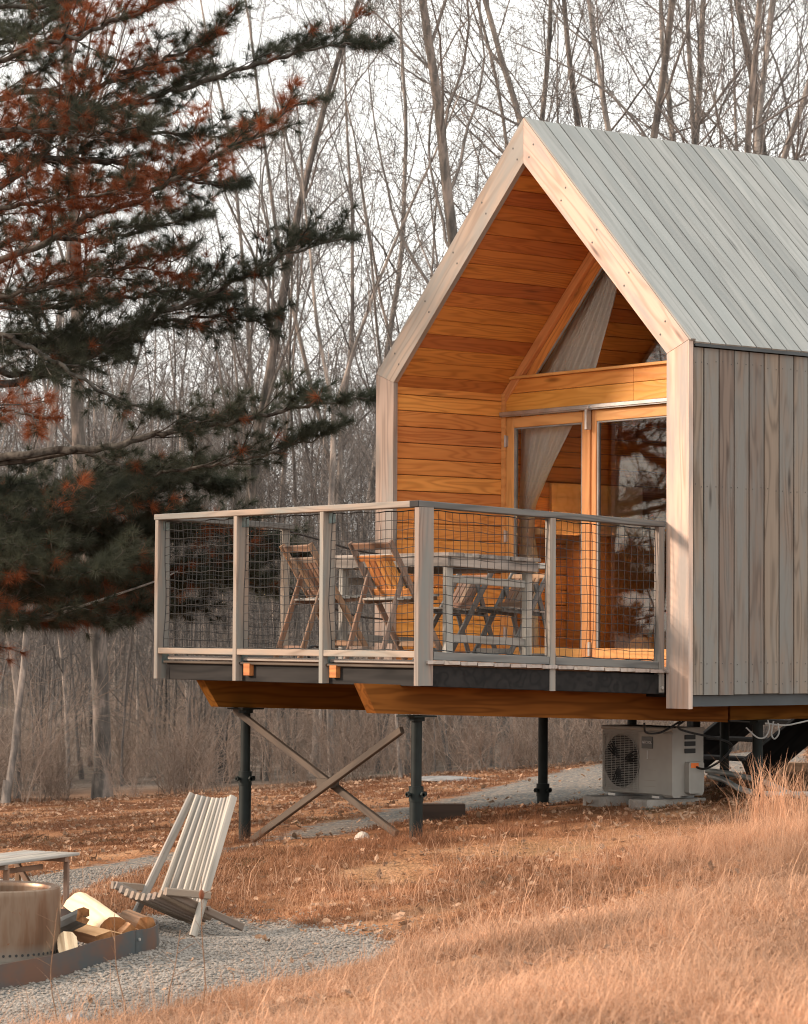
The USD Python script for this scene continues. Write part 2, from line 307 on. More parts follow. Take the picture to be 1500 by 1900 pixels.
# ------------------------------------------------------------------ ground
def plane_z(x, y): return .068 * x + .049 * y - 1.275
ctrl = []
def cpx(px, py, d): ctrl.append(at(px, py, d))
for a in ((1500, 1900, 8.6), (1300, 1900, 8.8), (1100, 1900, 9.1), (750, 1900, 10.3), (400, 1900, 11.9), (0, 1900, 13.4), (-400, 1900, 14.5), (1900, 1900, 8.2),
          (1500, 1720, 12.0), (1300, 1720, 12.6), (1100, 1725, 13.4), (750, 1760, 15.2), (500, 1830, 13.9), (250, 1840, 13.9),
          (1500, 1580, 15.8), (1350, 1600, 16.2), (1200, 1620, 16.6), (1000, 1640, 17), (760, 1655, 17.8), (560, 1690, 17.3), (1900, 1560, 14.5),
          (362, 1741, 16.7), (449, 1727, 17.2), (240, 1722, 16.5), (345, 1716, 17.1), (400, 1745, 16.6), (303, 1745, 15.7), (250, 1775, 15.05), (150, 1797, 14.72), (0, 1833, 14.45), (-120, 1800, 15.0), (200, 1640, 19), (-300, 1700, 17.5),
          (0, 1640, 19), (1105, 1494, 22.0), (1240, 1499, 21.6), (1300, 1494, 21.8)):
    cpx(*a)
for x, y in ((.7, -1.77), (3, -2.02), (.7, 1.27), (3, 1.21), (.7, 5), (3, 5), (2, 8), (-3, -3), (-5, 2), (0, 12), (-9, -6), (-12, 5), (-9, 9), (-4, 14), (-16, 12), (-20, 2), (6, 8), (8, 3), (-14, -12)):
    ctrl.append(A3(x, y, max(plane_z(x, y), -1.95)))
for x, y, z in ((12, 6, -.2), (20, 0, -.2), (26, -10, -.5), (19, -15, -1.35), (26, -25, -1.4), (10, -24, -2.2), (0, -20, -2.3), (-25, 25, -1.9), (-40, 10, -2.1), (-40, 45, -1.7), (0, 40, -.8), (-30, -25, -2.4), (40, 20, 0), (0, -50, -2.5), (50, -40, -1), (-80, 80, -1.5), (-80, 0, -2), (0, 90, -.5)):
    ctrl.append(A3(x, y, z))
ctrl = np.array(ctrl)
_rbf = RBFInterpolator(ctrl[:, :2], ctrl[:, 2], kernel='linear', smoothing=.02, neighbors=40)
FH = FW[:2] / np.linalg.norm(FW[:2])
def ground_z(x, y):
    x = np.asarray(x, float); y = np.asarray(y, float)
    q = np.c_[x.ravel(), y.ravel()]
    far = np.hypot(q[:, 0], q[:, 1]) > 85
    z = np.full(len(q), -1.5); z[~far] = _rbf(q[~far])
    v = (q - C[:2]) @ FH
    t = np.clip((v - 44) / 85, 0, 1); hill = t * t * (3 - 2 * t) * 6.0
    hill *= .8 + .4 * meshkit.noise(np.c_[q / 34, np.zeros(len(q))], 5)
    near = np.exp(-np.maximum(v - 30, 0) / 20)
    bump = (meshkit.fbm(np.c_[q * 1.7, np.zeros(len(q))], 4, 3) - .5) * .075 * near
    return (z + hill + bump).reshape(x.shape)
def cell_axis(lo, a, b, hi, fine):
    core = np.arange(a, b, fine)
    def ext(start, end, s):
        out, p, st = [], start, fine
        while (end - p) * s > 0:
            st *= 1.16; p = p + s * st; out.append(p)
        return out
    return np.array(sorted(ext(a, lo, -1)) + list(core) + ext(core[-1], hi, 1))
gx = cell_axis(-420, -16, 20, 300, .14); gy = cell_axis(-300, -16, 12, 420, .14)
GX, GY = np.meshgrid(gx, gy, indexing='ij')
GZ = ground_z(GX, GY)
from scipy.interpolate import RegularGridInterpolator
_gi = RegularGridInterpolator((gx, gy), GZ, bounds_error=False, fill_value=None)
def gz(x, y): return _gi(np.stack([np.asarray(x, float), np.asarray(y, float)], -1))
def ground_hit(px, py):
    k = ray(px, py); ds = np.linspace(6, 75, 1400); P = C + k * ds[:, None]
    below = P[:, 2] < gz(P[:, 0], P[:, 1])
    i = int(np.argmax(below)) if below.any() else len(ds) - 1
    return P[i], ds[i]
# gravel: the pad round the fire pit and the track that runs past the house
from shapely.geometry import Polygon, Point
import shapely
def poly_px(pts): return Polygon([tuple(ground_hit(*p)[0][:2]) for p in pts]).buffer(0)
pad = poly_px([(-300, 1690), (40, 1690), (230, 1700), (420, 1700), (520, 1712), (640, 1732), (760, 1762), (720, 1795), (600, 1820), (480, 1840), (350, 1866), (200, 1890), (120, 1905), (-300, 1960)])
track = poly_px([(1500, 1388), (1300, 1400), (1110, 1418), (950, 1452), (800, 1492), (600, 1527), (450, 1568), (250, 1592), (100, 1622), (-300, 1670), (-300, 1700), (60, 1690), (190, 1640), (330, 1602), (480, 1566), (640, 1549), (800, 1517), (1000, 1497), (1115, 1483), (1300, 1440), (1500, 1425)])
gravel_area = shapely.union(pad, track)
shapely.prepare(gravel_area)
NV = GX.size
gp = shapely.points(GX.ravel(), GY.ravel())
mask = np.zeros(NV)
near = (GX.ravel() > -30) & (GX.ravel() < 21) & (GY.ravel() > -17) & (GY.ravel() < 30)
idx = np.where(near)[0]
bd = gravel_area.boundary
d_in = shapely.distance(gp[idx], bd) * np.where(shapely.contains(gravel_area, gp[idx]), 1, -1)
mask[idx] = np.clip(.5 + d_in / .75, 0, 1)
_v = (np.c_[GX.ravel(), GY.ravel()] - C[:2]) @ FH
forest = np.clip((_v - 34.5 + 3 * (meshkit.noise(np.c_[GX.ravel() / 3, GY.ravel() / 3, np.zeros(NV)], 8) - .5)) / 3.0, 0, 1)
_mi = RegularGridInterpolator((gx, gy), mask.reshape(GX.shape), bounds_error=False, fill_value=0.0)
def gravel_at(x, y): return _mi(np.stack([np.asarray(x, float), np.asarray(y, float)], -1))
usdkit.material(stage, '/World/Looks/ground', {
    'at': ('attribute', {'attribute': 'gravel'}), 'af': ('attribute', {'attribute': 'forest_floor'}), 'fl': ('rgb_ramp', {'ramp': [(.3, (.075, .06, .05)), (.5, (.145, .12, .10)), (.7, (.23, .19, .16))]}), 'mf': ('mix_color', {}), 'g': ('geometry', {}),
    'n1': ('noise_texture', {'scale': .9, 'detail': 6.0, 'roughness': .65}), 'r1': ('rgb_ramp', {'ramp': [(.30, (.10, .042, .02)), (.43, (.22, .10, .048)), (.55, (.34, .175, .09)), (.70, (.46, .27, .155))]}),
    'n2': ('noise_texture', {'scale': 55.0, 'detail': 4.0, 'roughness': .7}), 'r2': ('map_range', {'from_min': .3, 'from_max': .7, 'to_min': .55, 'to_max': 1.35}),
    'mu': ('mix_color', {'blend_type': 'multiply', 'fac': 1.0, 'use_clamp': False}) if False else ('mix', {'mix_type': 'multiply', 'fac': 1.0}),
    'ng': ('noise_texture', {'scale': .55, 'detail': 3.0}), 'rg': ('map_range', {'from_min': .60, 'from_max': .72, 'to_min': 0.0, 'to_max': .5, 'clamp': True}), 'mg': ('mix_color', {'b': (.075, .075, .035)}),
    'v': ('voronoi_texture', {'scale': 42.0}), 'vh': ('separate_xyz', {}), 'rv': ('rgb_ramp', {'ramp': [(0, (.095, .10, .10)), (.35, (.165, .165, .155)), (.6, (.29, .225, .175)), (.8, (.14, .145, .145)), (1, (.34, .29, .24))]}),
    'ne': ('noise_texture', {'scale': 7.0, 'detail': 5.0, 'roughness': .7}), 'ae': ('math', {'math_type': 'multiply_add', 'value2': 1.3, 'value3': -.65}), 'ad': ('math', {'math_type': 'add'}),
    'me': ('map_range', {'from_min': .42, 'from_max': .62, 'clamp': True}), 'mx': ('mix_color', {}),
    'bm': ('bump', {'strength': .6, 'distance': .02}), 'ba': ('math', {'math_type': 'add'}), 'p': ('principled_bsdf', {'roughness': .95, 'specular_ior_level': .1})},
    [('g.position', 'n1.vector'), ('n1.fac', 'r1.fac'), ('g.position', 'n2.vector'), ('n2.fac', 'r2.value'), ('r1.color', 'mu.color1'), ('r2.result', 'mu.color2'),
     ('g.position', 'ng.vector'), ('ng.fac', 'rg.value'), ('rg.result', 'mg.fac'), ('mu.color', 'mf.a'), ('n1.fac', 'fl.fac'), ('fl.color', 'mf.b'), ('af.fac', 'mf.fac'), ('mf.result', 'mg.a'),
     ('g.position', 'v.vector'), ('v.color', 'vh.vector'), ('vh.x', 'rv.fac'), ('g.position', 'ne.vector'), ('ne.fac', 'ae.value1'), ('ae.value', 'ad.value1'), ('at.fac', 'ad.value2'), ('ad.value', 'me.value'),
     ('me.result', 'mx.fac'), ('mg.result', 'mx.a'), ('rv.color', 'mx.b'), ('mx.result', 'p.base_color'), ('n2.fac', 'ba.value1'), ('v.distance', 'ba.value2'), ('ba.value', 'bm.height'), ('bm.normal', 'p.normal')], surface='p.BSDF')
nx, ny = GX.shape
ii, jj = np.meshgrid(np.arange(nx - 1), np.arange(ny - 1), indexing='ij')
q = np.stack([ii * ny + jj, (ii + 1) * ny + jj, (ii + 1) * ny + jj + 1, ii * ny + jj + 1], -1).reshape(-1, 4)
gm = usdkit.mesh(stage, path_of('ground'), (np.c_[GX.ravel(), GY.ravel(), GZ.ravel()], q), '/World/Looks/ground', smooth=True)
UsdGeom.PrimvarsAPI(gm).CreatePrimvar('gravel', Sdf.ValueTypeNames.FloatArray, 'vertex').Set(Vt.FloatArray.FromNumpy(mask.astype(np.float32)))
UsdGeom.PrimvarsAPI(gm).CreatePrimvar('forest_floor', Sdf.ValueTypeNames.FloatArray, 'vertex').Set(Vt.FloatArray.FromNumpy(forest.astype(np.float32)))
tag(gm, 'sloping ground of dry grass, leaf litter and grey gravel', None, None, 'structure')

# ------------------------------------------------------------------ cabin
W, H, AP, HI, AI, T = 3.649, 2.368, 4.219, 2.282, 3.872, .229
LEN = 8.2; BACK = 1.2
SL = A3(W / 2, 0, H - AP); SLEN = np.linalg.norm(SL); SL /= SLEN          # down the right slope
NR = np.cross(A3(0, 1, 0), SL); NR = NR if NR[2] > 0 else -NR              # outward normal of the right slope
SLL = A3(-SL[0], 0, SL[2]); NL = A3(-NR[0], 0, NR[2])
cabin = thing('cabin', 'small gabled timber cabin on posts with grey board roof and glowing orange porch', 'cabin')
# gable frame: two rake boards and two corner posts, mitred
for side in (1, -1):
    X = lambda x: x if side == 1 else W - x
    ax = SL if side == 1 else SLL
    o = A3(W / 2, 0.0, AP); ay = A3(0, 0, 1); az = A3(0, 1, 0)
    # polygon in (ax, up') coordinates with ax the slope and n the normal
    n = NR if side == 1 else NL
    P3 = [A3(W / 2 + side * .001, 0, AP), A3(X(W), 0, H + .001), A3(X(W - T), 0, HI + .001), A3(W / 2 + side * .001, 0, AI)]
    pts = [((p - o) @ ax, (p - o) @ n) for p in P3]
    azz = np.cross(ax, n)
    o2 = o.copy(); th = .045
    if azz[1] < 0: o2 = o + A3(0, .045, 0)
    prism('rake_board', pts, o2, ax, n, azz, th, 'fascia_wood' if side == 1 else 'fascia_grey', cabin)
for side in (1, -1):
    X = lambda x: x if side == 1 else W - x
    P3 = [(X(W - T), -.2775), (X(W), -.2775), (X(W), H - .002), (X(W - T), HI - .002)]
    o = A3(0, 0, 0); ax = A3(0, 0, 1); ay = A3(1, 0, 0); az = A3(0, 1, 0)
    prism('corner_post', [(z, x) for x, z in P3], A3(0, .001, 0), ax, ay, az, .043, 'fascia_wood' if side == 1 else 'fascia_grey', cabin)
# screws on the gable frame
sc = []
for side in (1, -1):
    n = NR if side == 1 else NL; ax = SL if side == 1 else SLL
    for s in (.22, .75, 1.25, 1.75, 2.3):
        for off in (.07, .17):
            c = A3(W / 2, 0, AP) + ax * (s + off * .3) - n * off
            sc.append(cyl(c + A3(0, -.0015, 0), c + A3(0, .01, 0), .0085, 8))
mesh('nail_heads', cat_(sc), 'nail', cabin)
# roof
o = A3(W / 2, 0, AP)
y = .055
mesh('roof_underlay', beam_w(A3(W / 2, LEN / 2, AP) + SL * .02 - NR * .05, A3(W / 2, LEN / 2, AP) + SL * (SLEN - .01) - NR * .05, LEN - .13, .03, NR), 'felt', cabin)
beam('roof_edge_strip', A3(W / 2, .028, AP) + SL * .005 + NR * .009, A3(W / 2, .028, AP) + SL * (SLEN + .01) + NR * .009, .05, .018, 'roof_wood', cabin, NR)
k = 0
while y < LEN:
    bw = .148 + .004 * rng.standard_normal() * .3
    lift = .002 * rng.random()
    beam('roof_board', A3(W / 2, y + bw / 2, AP) + NR * (-.012 + lift), A3(W / 2, y + bw / 2, AP) + SL * (SLEN + .012 + .008 * rng.random()) + NR * (-.012 + lift), bw, .024, 'roof_wood', cabin, NR, .003)
    y += bw + .0095; k += 1
mesh('roof', cat_([beam_w(A3(W / 2, LEN / 2 + .02, AP) + SLL * .02 - NL * .03, A3(W / 2, LEN / 2 + .02, AP) + SLL * (SLEN - .005) - NL * .03, LEN - .06, .06, NL)]), 'roof_wood', cabin)
# eaves flashing and siding of the long wall
mesh('eaves_flashing', box_w(W - .03, W + .005, .06, LEN, 2.325, 2.348), 'dark_flashing', cabin)
mesh('wall_backing', box_w(W - .13, W - .06, .05, LEN, -.16, 2.35), 'felt', cabin)
y = .065; k = 0; nl = []
while y < LEN:
    bw = .146 if k else .098
    dx = .004 * rng.random()
    beam('siding_board', (W - .03 + dx, y + bw / 2, -.177 + .006 * rng.standard_normal() * .5), (W - .03 + dx, y + bw / 2, 2.318), .024, bw, 'siding_wood', cabin, (0, 1, 0), .0035)
    for z in (2.22, 1.32, .05, -.09):
        for u in (.2, .8):
            c = A3(W - .018 + dx, y + bw * u, z + .008 * rng.standard_normal()); nl.append(cyl(c, c + A3(.0018, 0, 0), .0045, 6))
    y += bw + .0085; k += 1
mesh('siding_nails', cat_(nl), 'nail', cabin)
mesh('skirt_flashing', box_w(W - .07, W - .045, .05, LEN, -.262, -.17), 'dark_flashing', cabin)
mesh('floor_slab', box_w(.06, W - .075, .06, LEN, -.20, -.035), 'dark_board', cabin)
# far long wall, rear wall
mesh('wall', box_w(.03, .09, .05, LEN, -.17, 2.33), 'siding_wood', cabin)
mesh('rear_wall', (lambda m: (np.asarray(m.vertices), np.asarray(m.faces)))(trimesh.creation.extrude_polygon(Polygon([(.1, -.17), (W - .14, -.17), (W - .14, 2.25), (W / 2, AP - .12), (.1, 2.25)]), .06, engine='earcut').apply_transform(np.array([[1, 0, 0, 0], [0, 0, 1, LEN - .12], [0, 1, 0, 0], [0, 0, 0, 1]]))), 'cedar', cabin)
# cedar lining: left wall, right wall, both slopes; boards run the length of the porch and on inside
XI = .19
for x, sgn in ((XI - .011, 1), (W - XI + .011, -1)):
    z = -.03; i = 0
    while z < 2.245:
        h = min(.131, 2.262 - z)
        for (y0, y1, nm) in ((.046, BACK + .03, 'porch_wall_board'), (BACK + .034, LEN - .14, 'inner_wall_board')):
            beam(nm, (x, y0, z + h / 2), (x, y1, z + h / 2), .022, h - .005, 'cedar', cabin, (0, 0, 1), .004)
        z += .131
for n, ax in ((NL, SLL), (NR, SL)):
    s = .02; L2 = SLEN - .135
    o = A3(W / 2, 0, AI + .045)
    while s < L2 - .03:
        h = min(.146, L2 - s)
        for (y0, y1, nm) in ((.046, BACK + .03, 'porch_ceiling_board'), (BACK + .034, LEN - .14, 'inner_ceiling_board')):
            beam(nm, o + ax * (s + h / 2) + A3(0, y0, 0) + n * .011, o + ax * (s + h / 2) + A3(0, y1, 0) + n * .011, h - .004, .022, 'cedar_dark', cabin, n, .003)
        s += .146
# glazed back wall of the porch
y0 = BACK
mesh('jamb', box_w(.192, .232, y0 - .02, y0 + .08, 0, 2.262), 'door_wood', cabin)
mesh('jamb', box_w(W - .232, W - .192, y0 - .02, y0 + .08, 0, 2.262), 'door_wood', cabin)
oc = A3(W / 2, 0, AI + .045)
for n, ax in ((NL, SLL), (NR, SL)):
    e = SLEN - .145
    beam('gable_trim', oc + ax * .0 - n * .04 + A3(0, y0 + .02, 0), oc + ax * (e - .01) - n * .04 + A3(0, y0 + .02, 0), .07, .076, 'door_wood', cabin, n)
    beam('gable_window_frame', oc + ax * .06 - n * .125 + A3(0, y0 + .05, 0), oc + ax * (e - .20) - n * .125 + A3(0, y0 + .05, 0), .05, .085, 'cedar', cabin, n)
    beam('glazing_bead', oc + ax * .16 - n * .172 + A3(0, y0 + .04, 0), oc + ax * (e - .24) - n * .172 + A3(0, y0 + .04, 0), .02, .010, 'zinc', cabin, n)
gp2 = np.array([(.42, y0 + .055, 2.39), (W - .42, y0 + .055, 2.39), (W / 2, y0 + .055, 3.72)])
mesh('gable_pane', (gp2, np.array([[0, 1, 2]])), 'glass_pane', cabin)
mesh('transom_ledge', box_w(.24, W - .24, y0 - .035, y0 + .06, 2.372, 2.395), 'door_wood', cabin)
for (xa, xb) in ((.233, 1.787), (1.791, W - .233)):
    for (za, zb) in ((2.107, 2.252), (2.256, 2.370)):
        beam('transom_board', (xa, y0 + .012, (za + zb) / 2), (xb, y0 + .012, (za + zb) / 2), .024, zb - za, 'transom_wood', cabin, (0, 0, 1), .002)
tr = mesh('door_track', cat_([box_w(.205, W - .22, y0 - .055, y0 - .015, 2.070, 2.102), box_w(.205, W - .22, y0 - .045, y0 - .025, 2.060, 2.072)]), 'zinc', cabin)
mesh('threshold', box_w(.235, W - .235, y0 - .03, y0 + .07, .0, .055), 'door_wood', cabin)
def door(x0, x1, sl, sr):
    d = thing('door', None, None, parent=cabin)
    z0, z1 = .06, 2.058; yy = y0 + .02
    beam('stile', (x0 + sl / 2, yy, z0), (x0 + sl / 2, yy, z1), sl, .045, 'door_wood', d, (0, 1, 0))
    beam('stile', (x1 - sr / 2, yy, z0), (x1 - sr / 2, yy, z1), sr, .045, 'door_wood', d, (0, 1, 0))
    beam('top_stile', (x0 + sl + .001, yy, z1 - .045), (x1 - sr - .001, yy, z1 - .045), .045, .09, 'door_wood', d)
    beam('bottom_stile', (x0 + sl + .001, yy, z0 + .04), (x1 - sr - .001, yy, z0 + .04), .045, .08, 'door_wood', d)
    mesh('gasket', cat_([box_w(x0 + sl, x0 + sl + .018, yy - .014, yy + .014, z0 + .08, z1 - .09), box_w(x1 - sr - .018, x1 - sr, yy - .014, yy + .014, z0 + .08, z1 - .09), box_w(x0 + sl + .018, x1 - sr - .018, yy - .014, yy + .014, z1 - .104, z1 - .09)]), 'cable_grey', d)
    v = np.array([(x0 + sl, yy, z0 + .08), (x1 - sr, yy, z0 + .08), (x1 - sr, yy, z1 - .09), (x0 + sl, yy, z1 - .09)])
    mesh('pane', (v, np.array([[0, 1, 2], [0, 2, 3]])), 'glass_pane', d)
    return d
d1 = door(.236, 1.275, .092, .095); d2 = door(1.295, 2.34, .055, .09); d3 = door(2.345, W - .236, .09, .092)
for z in (1.86, 1.065, .26):
    mesh('hinge', cat_([cyl((.233, y0 - .012, z - .05), (.233, y0 - .012, z + .05), .010, 8), box_w(.236, .262, y0 - .012, y0 - .001, z - .045, z + .045)]), 'zinc', cabin)
mesh('track_bracket', cat_([box_w(1.255, 1.325, y0 - .068, y0 - .052, 2.066, 2.090), box_w(1.276, 1.300, y0 - .062, y0 - .012, 1.90, 2.07)]), 'zinc', cabin)
mesh('door_bolt', box_w(1.276, 1.298, y0 - .022, y0 - .003, .075, .19), 'zinc', cabin)
mesh('inner_floor', box_w(XI, W - XI, BACK + .08, LEN - .14, -.034, -.004), 'interior_floor', cabin)
# beams under the house, posts
def sloped_beam(x, y0_, y1_, z0_, z1_, w, h, name, parent, mat, cut=.13):
    """a beam along y whose front end is cut at a slant"""
    o = A3(x - w / 2, y0_, z0_); d = A3(0, y1_ - y0_, z1_ - z0_); L = np.linalg.norm(d); d /= L
    n = np.cross(A3(1, 0, 0), d); az = A3(1, 0, 0)
    if np.cross(d, n) @ az < 0: az = -az; o = o + A3(w, 0, 0)
    return prism(name, [(0, 0), (L, 0), (L, -h), (cut, -h)], o, d, n if n[2] > 0 else -n, np.cross(d, n if n[2] > 0 else -n), w, mat, parent)
def post(name, parent, x, y_, ztop, r=.037, zc=None):
    zb = float(gz(x, y_)) - .1
    p = thing(name, None, None, (x, y_, 0), parent=parent)
    zc = zc if zc is not None else ztop - .60
    mesh('pipe', cat_([cyl((0, 0, zb + .02), (0, 0, ztop - .01), r, 18)]), 'black_steel', p, 40)
    mesh('sleeve', cyl((0, 0, zb), (0, 0, zc), r + .009, 18), 'black_steel', p, 40)
    mesh('collar', cat_([cyl((0, 0, zc - .10), (0, 0, zc + .004), r + .014, 18)]), 'black_steel', p, 40)
    mesh('bolts', cat_([cyl(A3(-r - .045, 0, zc - .05), A3(r + .045, 0, zc - .05), .011, 8), cyl(A3(0, -r - .045, zc - .05), A3(0, r + .045, zc - .05), .011, 8)]
         + [cyl(A3(s * (r + .03), 0, zc - .05), A3(s * (r + .045), 0, zc - .05), .02, 6) for s in (-1, 1)] + [cyl(A3(0, s * (r + .03), zc - .05), A3(0, s * (r + .045), zc - .05), .02, 6) for s in (-1, 1)]), 'black_steel', p)
    mesh('flange', cat_([box_w(-.10, .10, -.10, .10, ztop - .012, ztop - .002), cyl((0, 0, ztop - .04), (0, 0, ztop - .012), r + .02, 12)]), 'black_steel', p)
    return p
for x in (.6, 3.1):
    sloped_beam(x, .92, LEN, -.175, -.175, .10, .207, 'floor_beam', cabin, 'orange_beam', 0)
for x, y_ in ((.6, 1.30), (3.1, 1.26), (.6, 2.3), (.6, 4.6), (3.1, 4.6), (1.0, 3.0)):
    post('support_post', cabin, x, y_, -.383, .04)
mesh('pier_block', box_w(.25, .75, 2.6, 2.95, float(gz(.5, 2.8)) - .1, float(gz(.5, 2.8)) + .35), 'lumber', cabin)
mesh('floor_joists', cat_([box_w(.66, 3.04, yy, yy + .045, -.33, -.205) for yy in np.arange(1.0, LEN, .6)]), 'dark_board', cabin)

# ------------------------------------------------------------------ deck
TILT = .0323
def dz(y): return -TILT * min(y, 0.0)
deck = thing('deck', 'raised timber deck in front of the cabin with netted railing on steel posts', 'deck')
XD0, XD1, YD = .20, 3.415, -2.28
# floor boards run across; a little proud at the right side
y = -2.215
while y < BACK - .05:
    z = dz(y + .07) - .013
    xa, xb = (XD0 + .10, XD1 + .012 + .010 * rng.random()) if y < -.13 else (XI + .005, W - XI - .005)
    beam('floor_board', (xa, y + .07, z), (xb, y + .07, z), .139, .024, 'deck_wood', deck, (0, 0, 1), .004)
    y += .1465
RZ0, RZ1 = -.178, -.036      # rim
def rz(y, z): return dz(y) + z
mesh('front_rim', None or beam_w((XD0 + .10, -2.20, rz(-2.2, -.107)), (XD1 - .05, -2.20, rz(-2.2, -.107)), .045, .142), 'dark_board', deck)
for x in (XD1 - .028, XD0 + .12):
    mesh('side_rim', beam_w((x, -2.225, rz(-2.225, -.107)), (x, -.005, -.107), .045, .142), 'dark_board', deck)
beam('front_strip', (XD0 + .10, -2.238, rz(-2.25, -.047)), (XD1 - .05, -2.238, rz(-2.25, -.047)), .03, .018, 'brace_wood', deck)
mesh('deck_joists', cat_([beam_w((x, -2.17, rz(-2.17, -.107)), (x, -.02, -.107), .04, .135) for x in np.arange(.6, 3.3, .42)]), 'dark_board', deck)
RH = 1.07
# posts
def railpost(p, w, d, zb, zt, mat): 
    x, y_ = p
    return beam('rail_post', (x, y_, zb), (x, y_, zt), w, d, mat, deck, (0, 1, 0))
for x0, x1, yf, yb in ((.205, .252, YD, YD + .11), (1.243, 1.290, YD, YD + .11), (2.296, 2.343, YD, YD + .11), (3.363, 3.415, YD, YD + .13)):
    railpost(((x0 + x1) / 2, (yf + yb) / 2), x1 - x0, yb - yf, rz(YD, -.175), rz(YD, RH - .045), 'weathered_wood')
railpost((3.385, -1.08), .06, .055, rz(-1.08, -.18), rz(-1.08, RH - .045), 'weathered_wood')
railpost((3.385, -.035), .055, .055, rz(-.04, -.165), rz(-.04, RH - .045), 'weathered_wood')
railpost((.225, -1.07), .05, .06, rz(-1.07, -.17), rz(-1.07, RH - .045), 'weathered_wood')
for x1 in (.252, 1.290, 2.343):
    for z in (RH - .125, -.06): mesh('bracket_plate', box_w(x1, x1 + .003, YD + .045, YD + .105, rz(YD, z), rz(YD, z) + .075, .0008), 'galvanised_plate', deck)
# rails
beam('top_rail', (.200, YD + .045, rz(YD, RH - .022)), (3.320, YD + .045, rz(YD, RH - .022)), .10, .043, 'weathered_wood', deck)
mesh('rail_cap', box_w(XD1 - .092, XD1 + .0005, YD - .010, YD - .004, rz(YD, RH - .042), rz(YD, RH - .002), .001), 'felt', deck)
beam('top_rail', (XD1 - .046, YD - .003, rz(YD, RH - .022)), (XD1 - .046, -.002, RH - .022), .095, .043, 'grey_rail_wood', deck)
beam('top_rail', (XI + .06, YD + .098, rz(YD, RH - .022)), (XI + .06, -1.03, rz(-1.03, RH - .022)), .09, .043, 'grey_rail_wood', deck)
for xa, xb in ((.256, 1.241), (1.293, 2.294), (2.346, 3.361)):
    beam('bottom_rail', (xa, YD + .03, rz(YD, .035)), (xb, YD + .03, rz(YD, .035)), .05, .045, 'weathered_wood', deck)
for ya, yb in ((YD + .135, -1.112), (-1.048, -.068)):
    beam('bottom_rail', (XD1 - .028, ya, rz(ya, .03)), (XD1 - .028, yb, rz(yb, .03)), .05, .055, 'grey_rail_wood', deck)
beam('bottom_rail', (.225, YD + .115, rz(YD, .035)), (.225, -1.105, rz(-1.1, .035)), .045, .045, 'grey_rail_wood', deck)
for x in (1.36, 2.40):
    mesh('joist_block', box_w(x, x + .075, -2.262, -2.224, rz(-2.24, -.135), rz(-2.24, -.048)), 'orange_slat', deck)
mesh('coach_screw', cat_([cyl(A3(3.414, -.035, -.13), A3(3.424, -.035, -.13), .012, 10)]), 'screw_head', deck)
# netting
def net(p00, p10, z0a, z0b, h, seed):
    r = np.random.default_rng(seed); p00 = A3(*p00, 0); p10 = A3(*p10, 0); L = np.linalg.norm(p10 - p00); ax = (p10 - p00) / L
    nrm = A3(-ax[1], ax[0], 0); ncol = int(round(L / .062)); nrow = int(round(h / .062)); ms = []
    U = np.linspace(0, L, ncol + 1); V = np.linspace(0, h, nrow + 1)
    UU, VV = np.meshgrid(U, V, indexing='ij')
    sag = .0045
    dU = sag * (meshkit.noise(np.stack([UU * 4, VV * 4, UU * 0 + seed], -1), 1) - .5) * 1.6 + .0013 * r.standard_normal(UU.shape)
    dV = sag * (meshkit.noise(np.stack([UU * 4, VV * 4, UU * 0 + seed + 9], -1), 2) - .5) * 1.6 + .0013 * r.standard_normal(UU.shape)
    dN = .03 * (meshkit.noise(np.stack([UU * 3, VV * 3, UU * 0 + seed + 5], -1), 3) - .5)
    # edges scallop between the lacing points
    edge = np.sin(UU / L * math.pi * 7) * .004
    z = z0a + (z0b - z0a) * (UU / L) + VV + dV * (VV > 0) + edge
    P = p00 + (UU + dU)[..., None] * ax + dN[..., None] * nrm; P[..., 2] = z
    for i in range(ncol + 1): ms.append(tube(P[i], .0023 if 0 < i < ncol else .0038, 4))
    for j in range(nrow + 1): ms.append(tube(P[:, j], .0023 if 0 < j < nrow else .0038, 4))
    return mesh('net', cat_(ms), 'net_cord', deck)
hN = .945
for i, (xa, xb) in enumerate(((.275, 1.238), (1.315, 2.290), (2.365, 3.358))):
    net((xa, YD + .05), (xb, YD + .05), rz(YD, .062), rz(YD, .062), hN, 10 + i)
net((XD1 - .03, YD + .14), (XD1 - .03, -1.115), rz(YD, .062), rz(-1.115, .062), hN, 20)
net((XD1 - .03, -1.043), (XD1 - .03, -.075), rz(-1.04, .062), rz(-.07, .062), hN, 21)
net((.23, YD + .12), (.23, -1.11), rz(YD, .062), rz(-1.11, .062), hN, 22)
# slanted handrail chains of the side opening
mesh('hand_chain', cat_([tube(bez([(.2, -1.03, 1.05), (.2, -.7, .985), (.2, -.38, .918), (.16, .0, .88)]), .008, 6), tube(bez([(.2, -1.03, .64), (.2, -.9, .555), (.2, -.4, .40), (.16, 0, .36)]), .008, 6)]), 'cable_black', deck)
# carrying beams and steel posts
sloped_beam(3.1, -2.545, .90, -.088, -.200, .10, .198, 'carrying_beam', deck, 'orange_beam', .12)
sloped_beam(.6, -2.129, .90, -.101, -.190, .10, .205, 'carrying_beam', deck, 'orange_beam', .15)
post('support_post', deck, .7, -1.772, -.317, .037, -.80)
post('support_post', deck, 3.05, -2.0, -.310, .037, -.80)
beam('brace', (.60, -1.80, -.335), (2.66, -1.86, -1.15), .035, .05, 'brace_wood', deck, (0, 0, 1))
beam('brace', (.98, -1.90, -1.29), (2.80, -1.93, -.42), .035, .05, 'brace_wood', deck, (0, 0, 1))
mesh('brace_block', box_w(1.80, 1.95, -1.92, -1.83, -.86, -.80), 'brace_wood', deck)

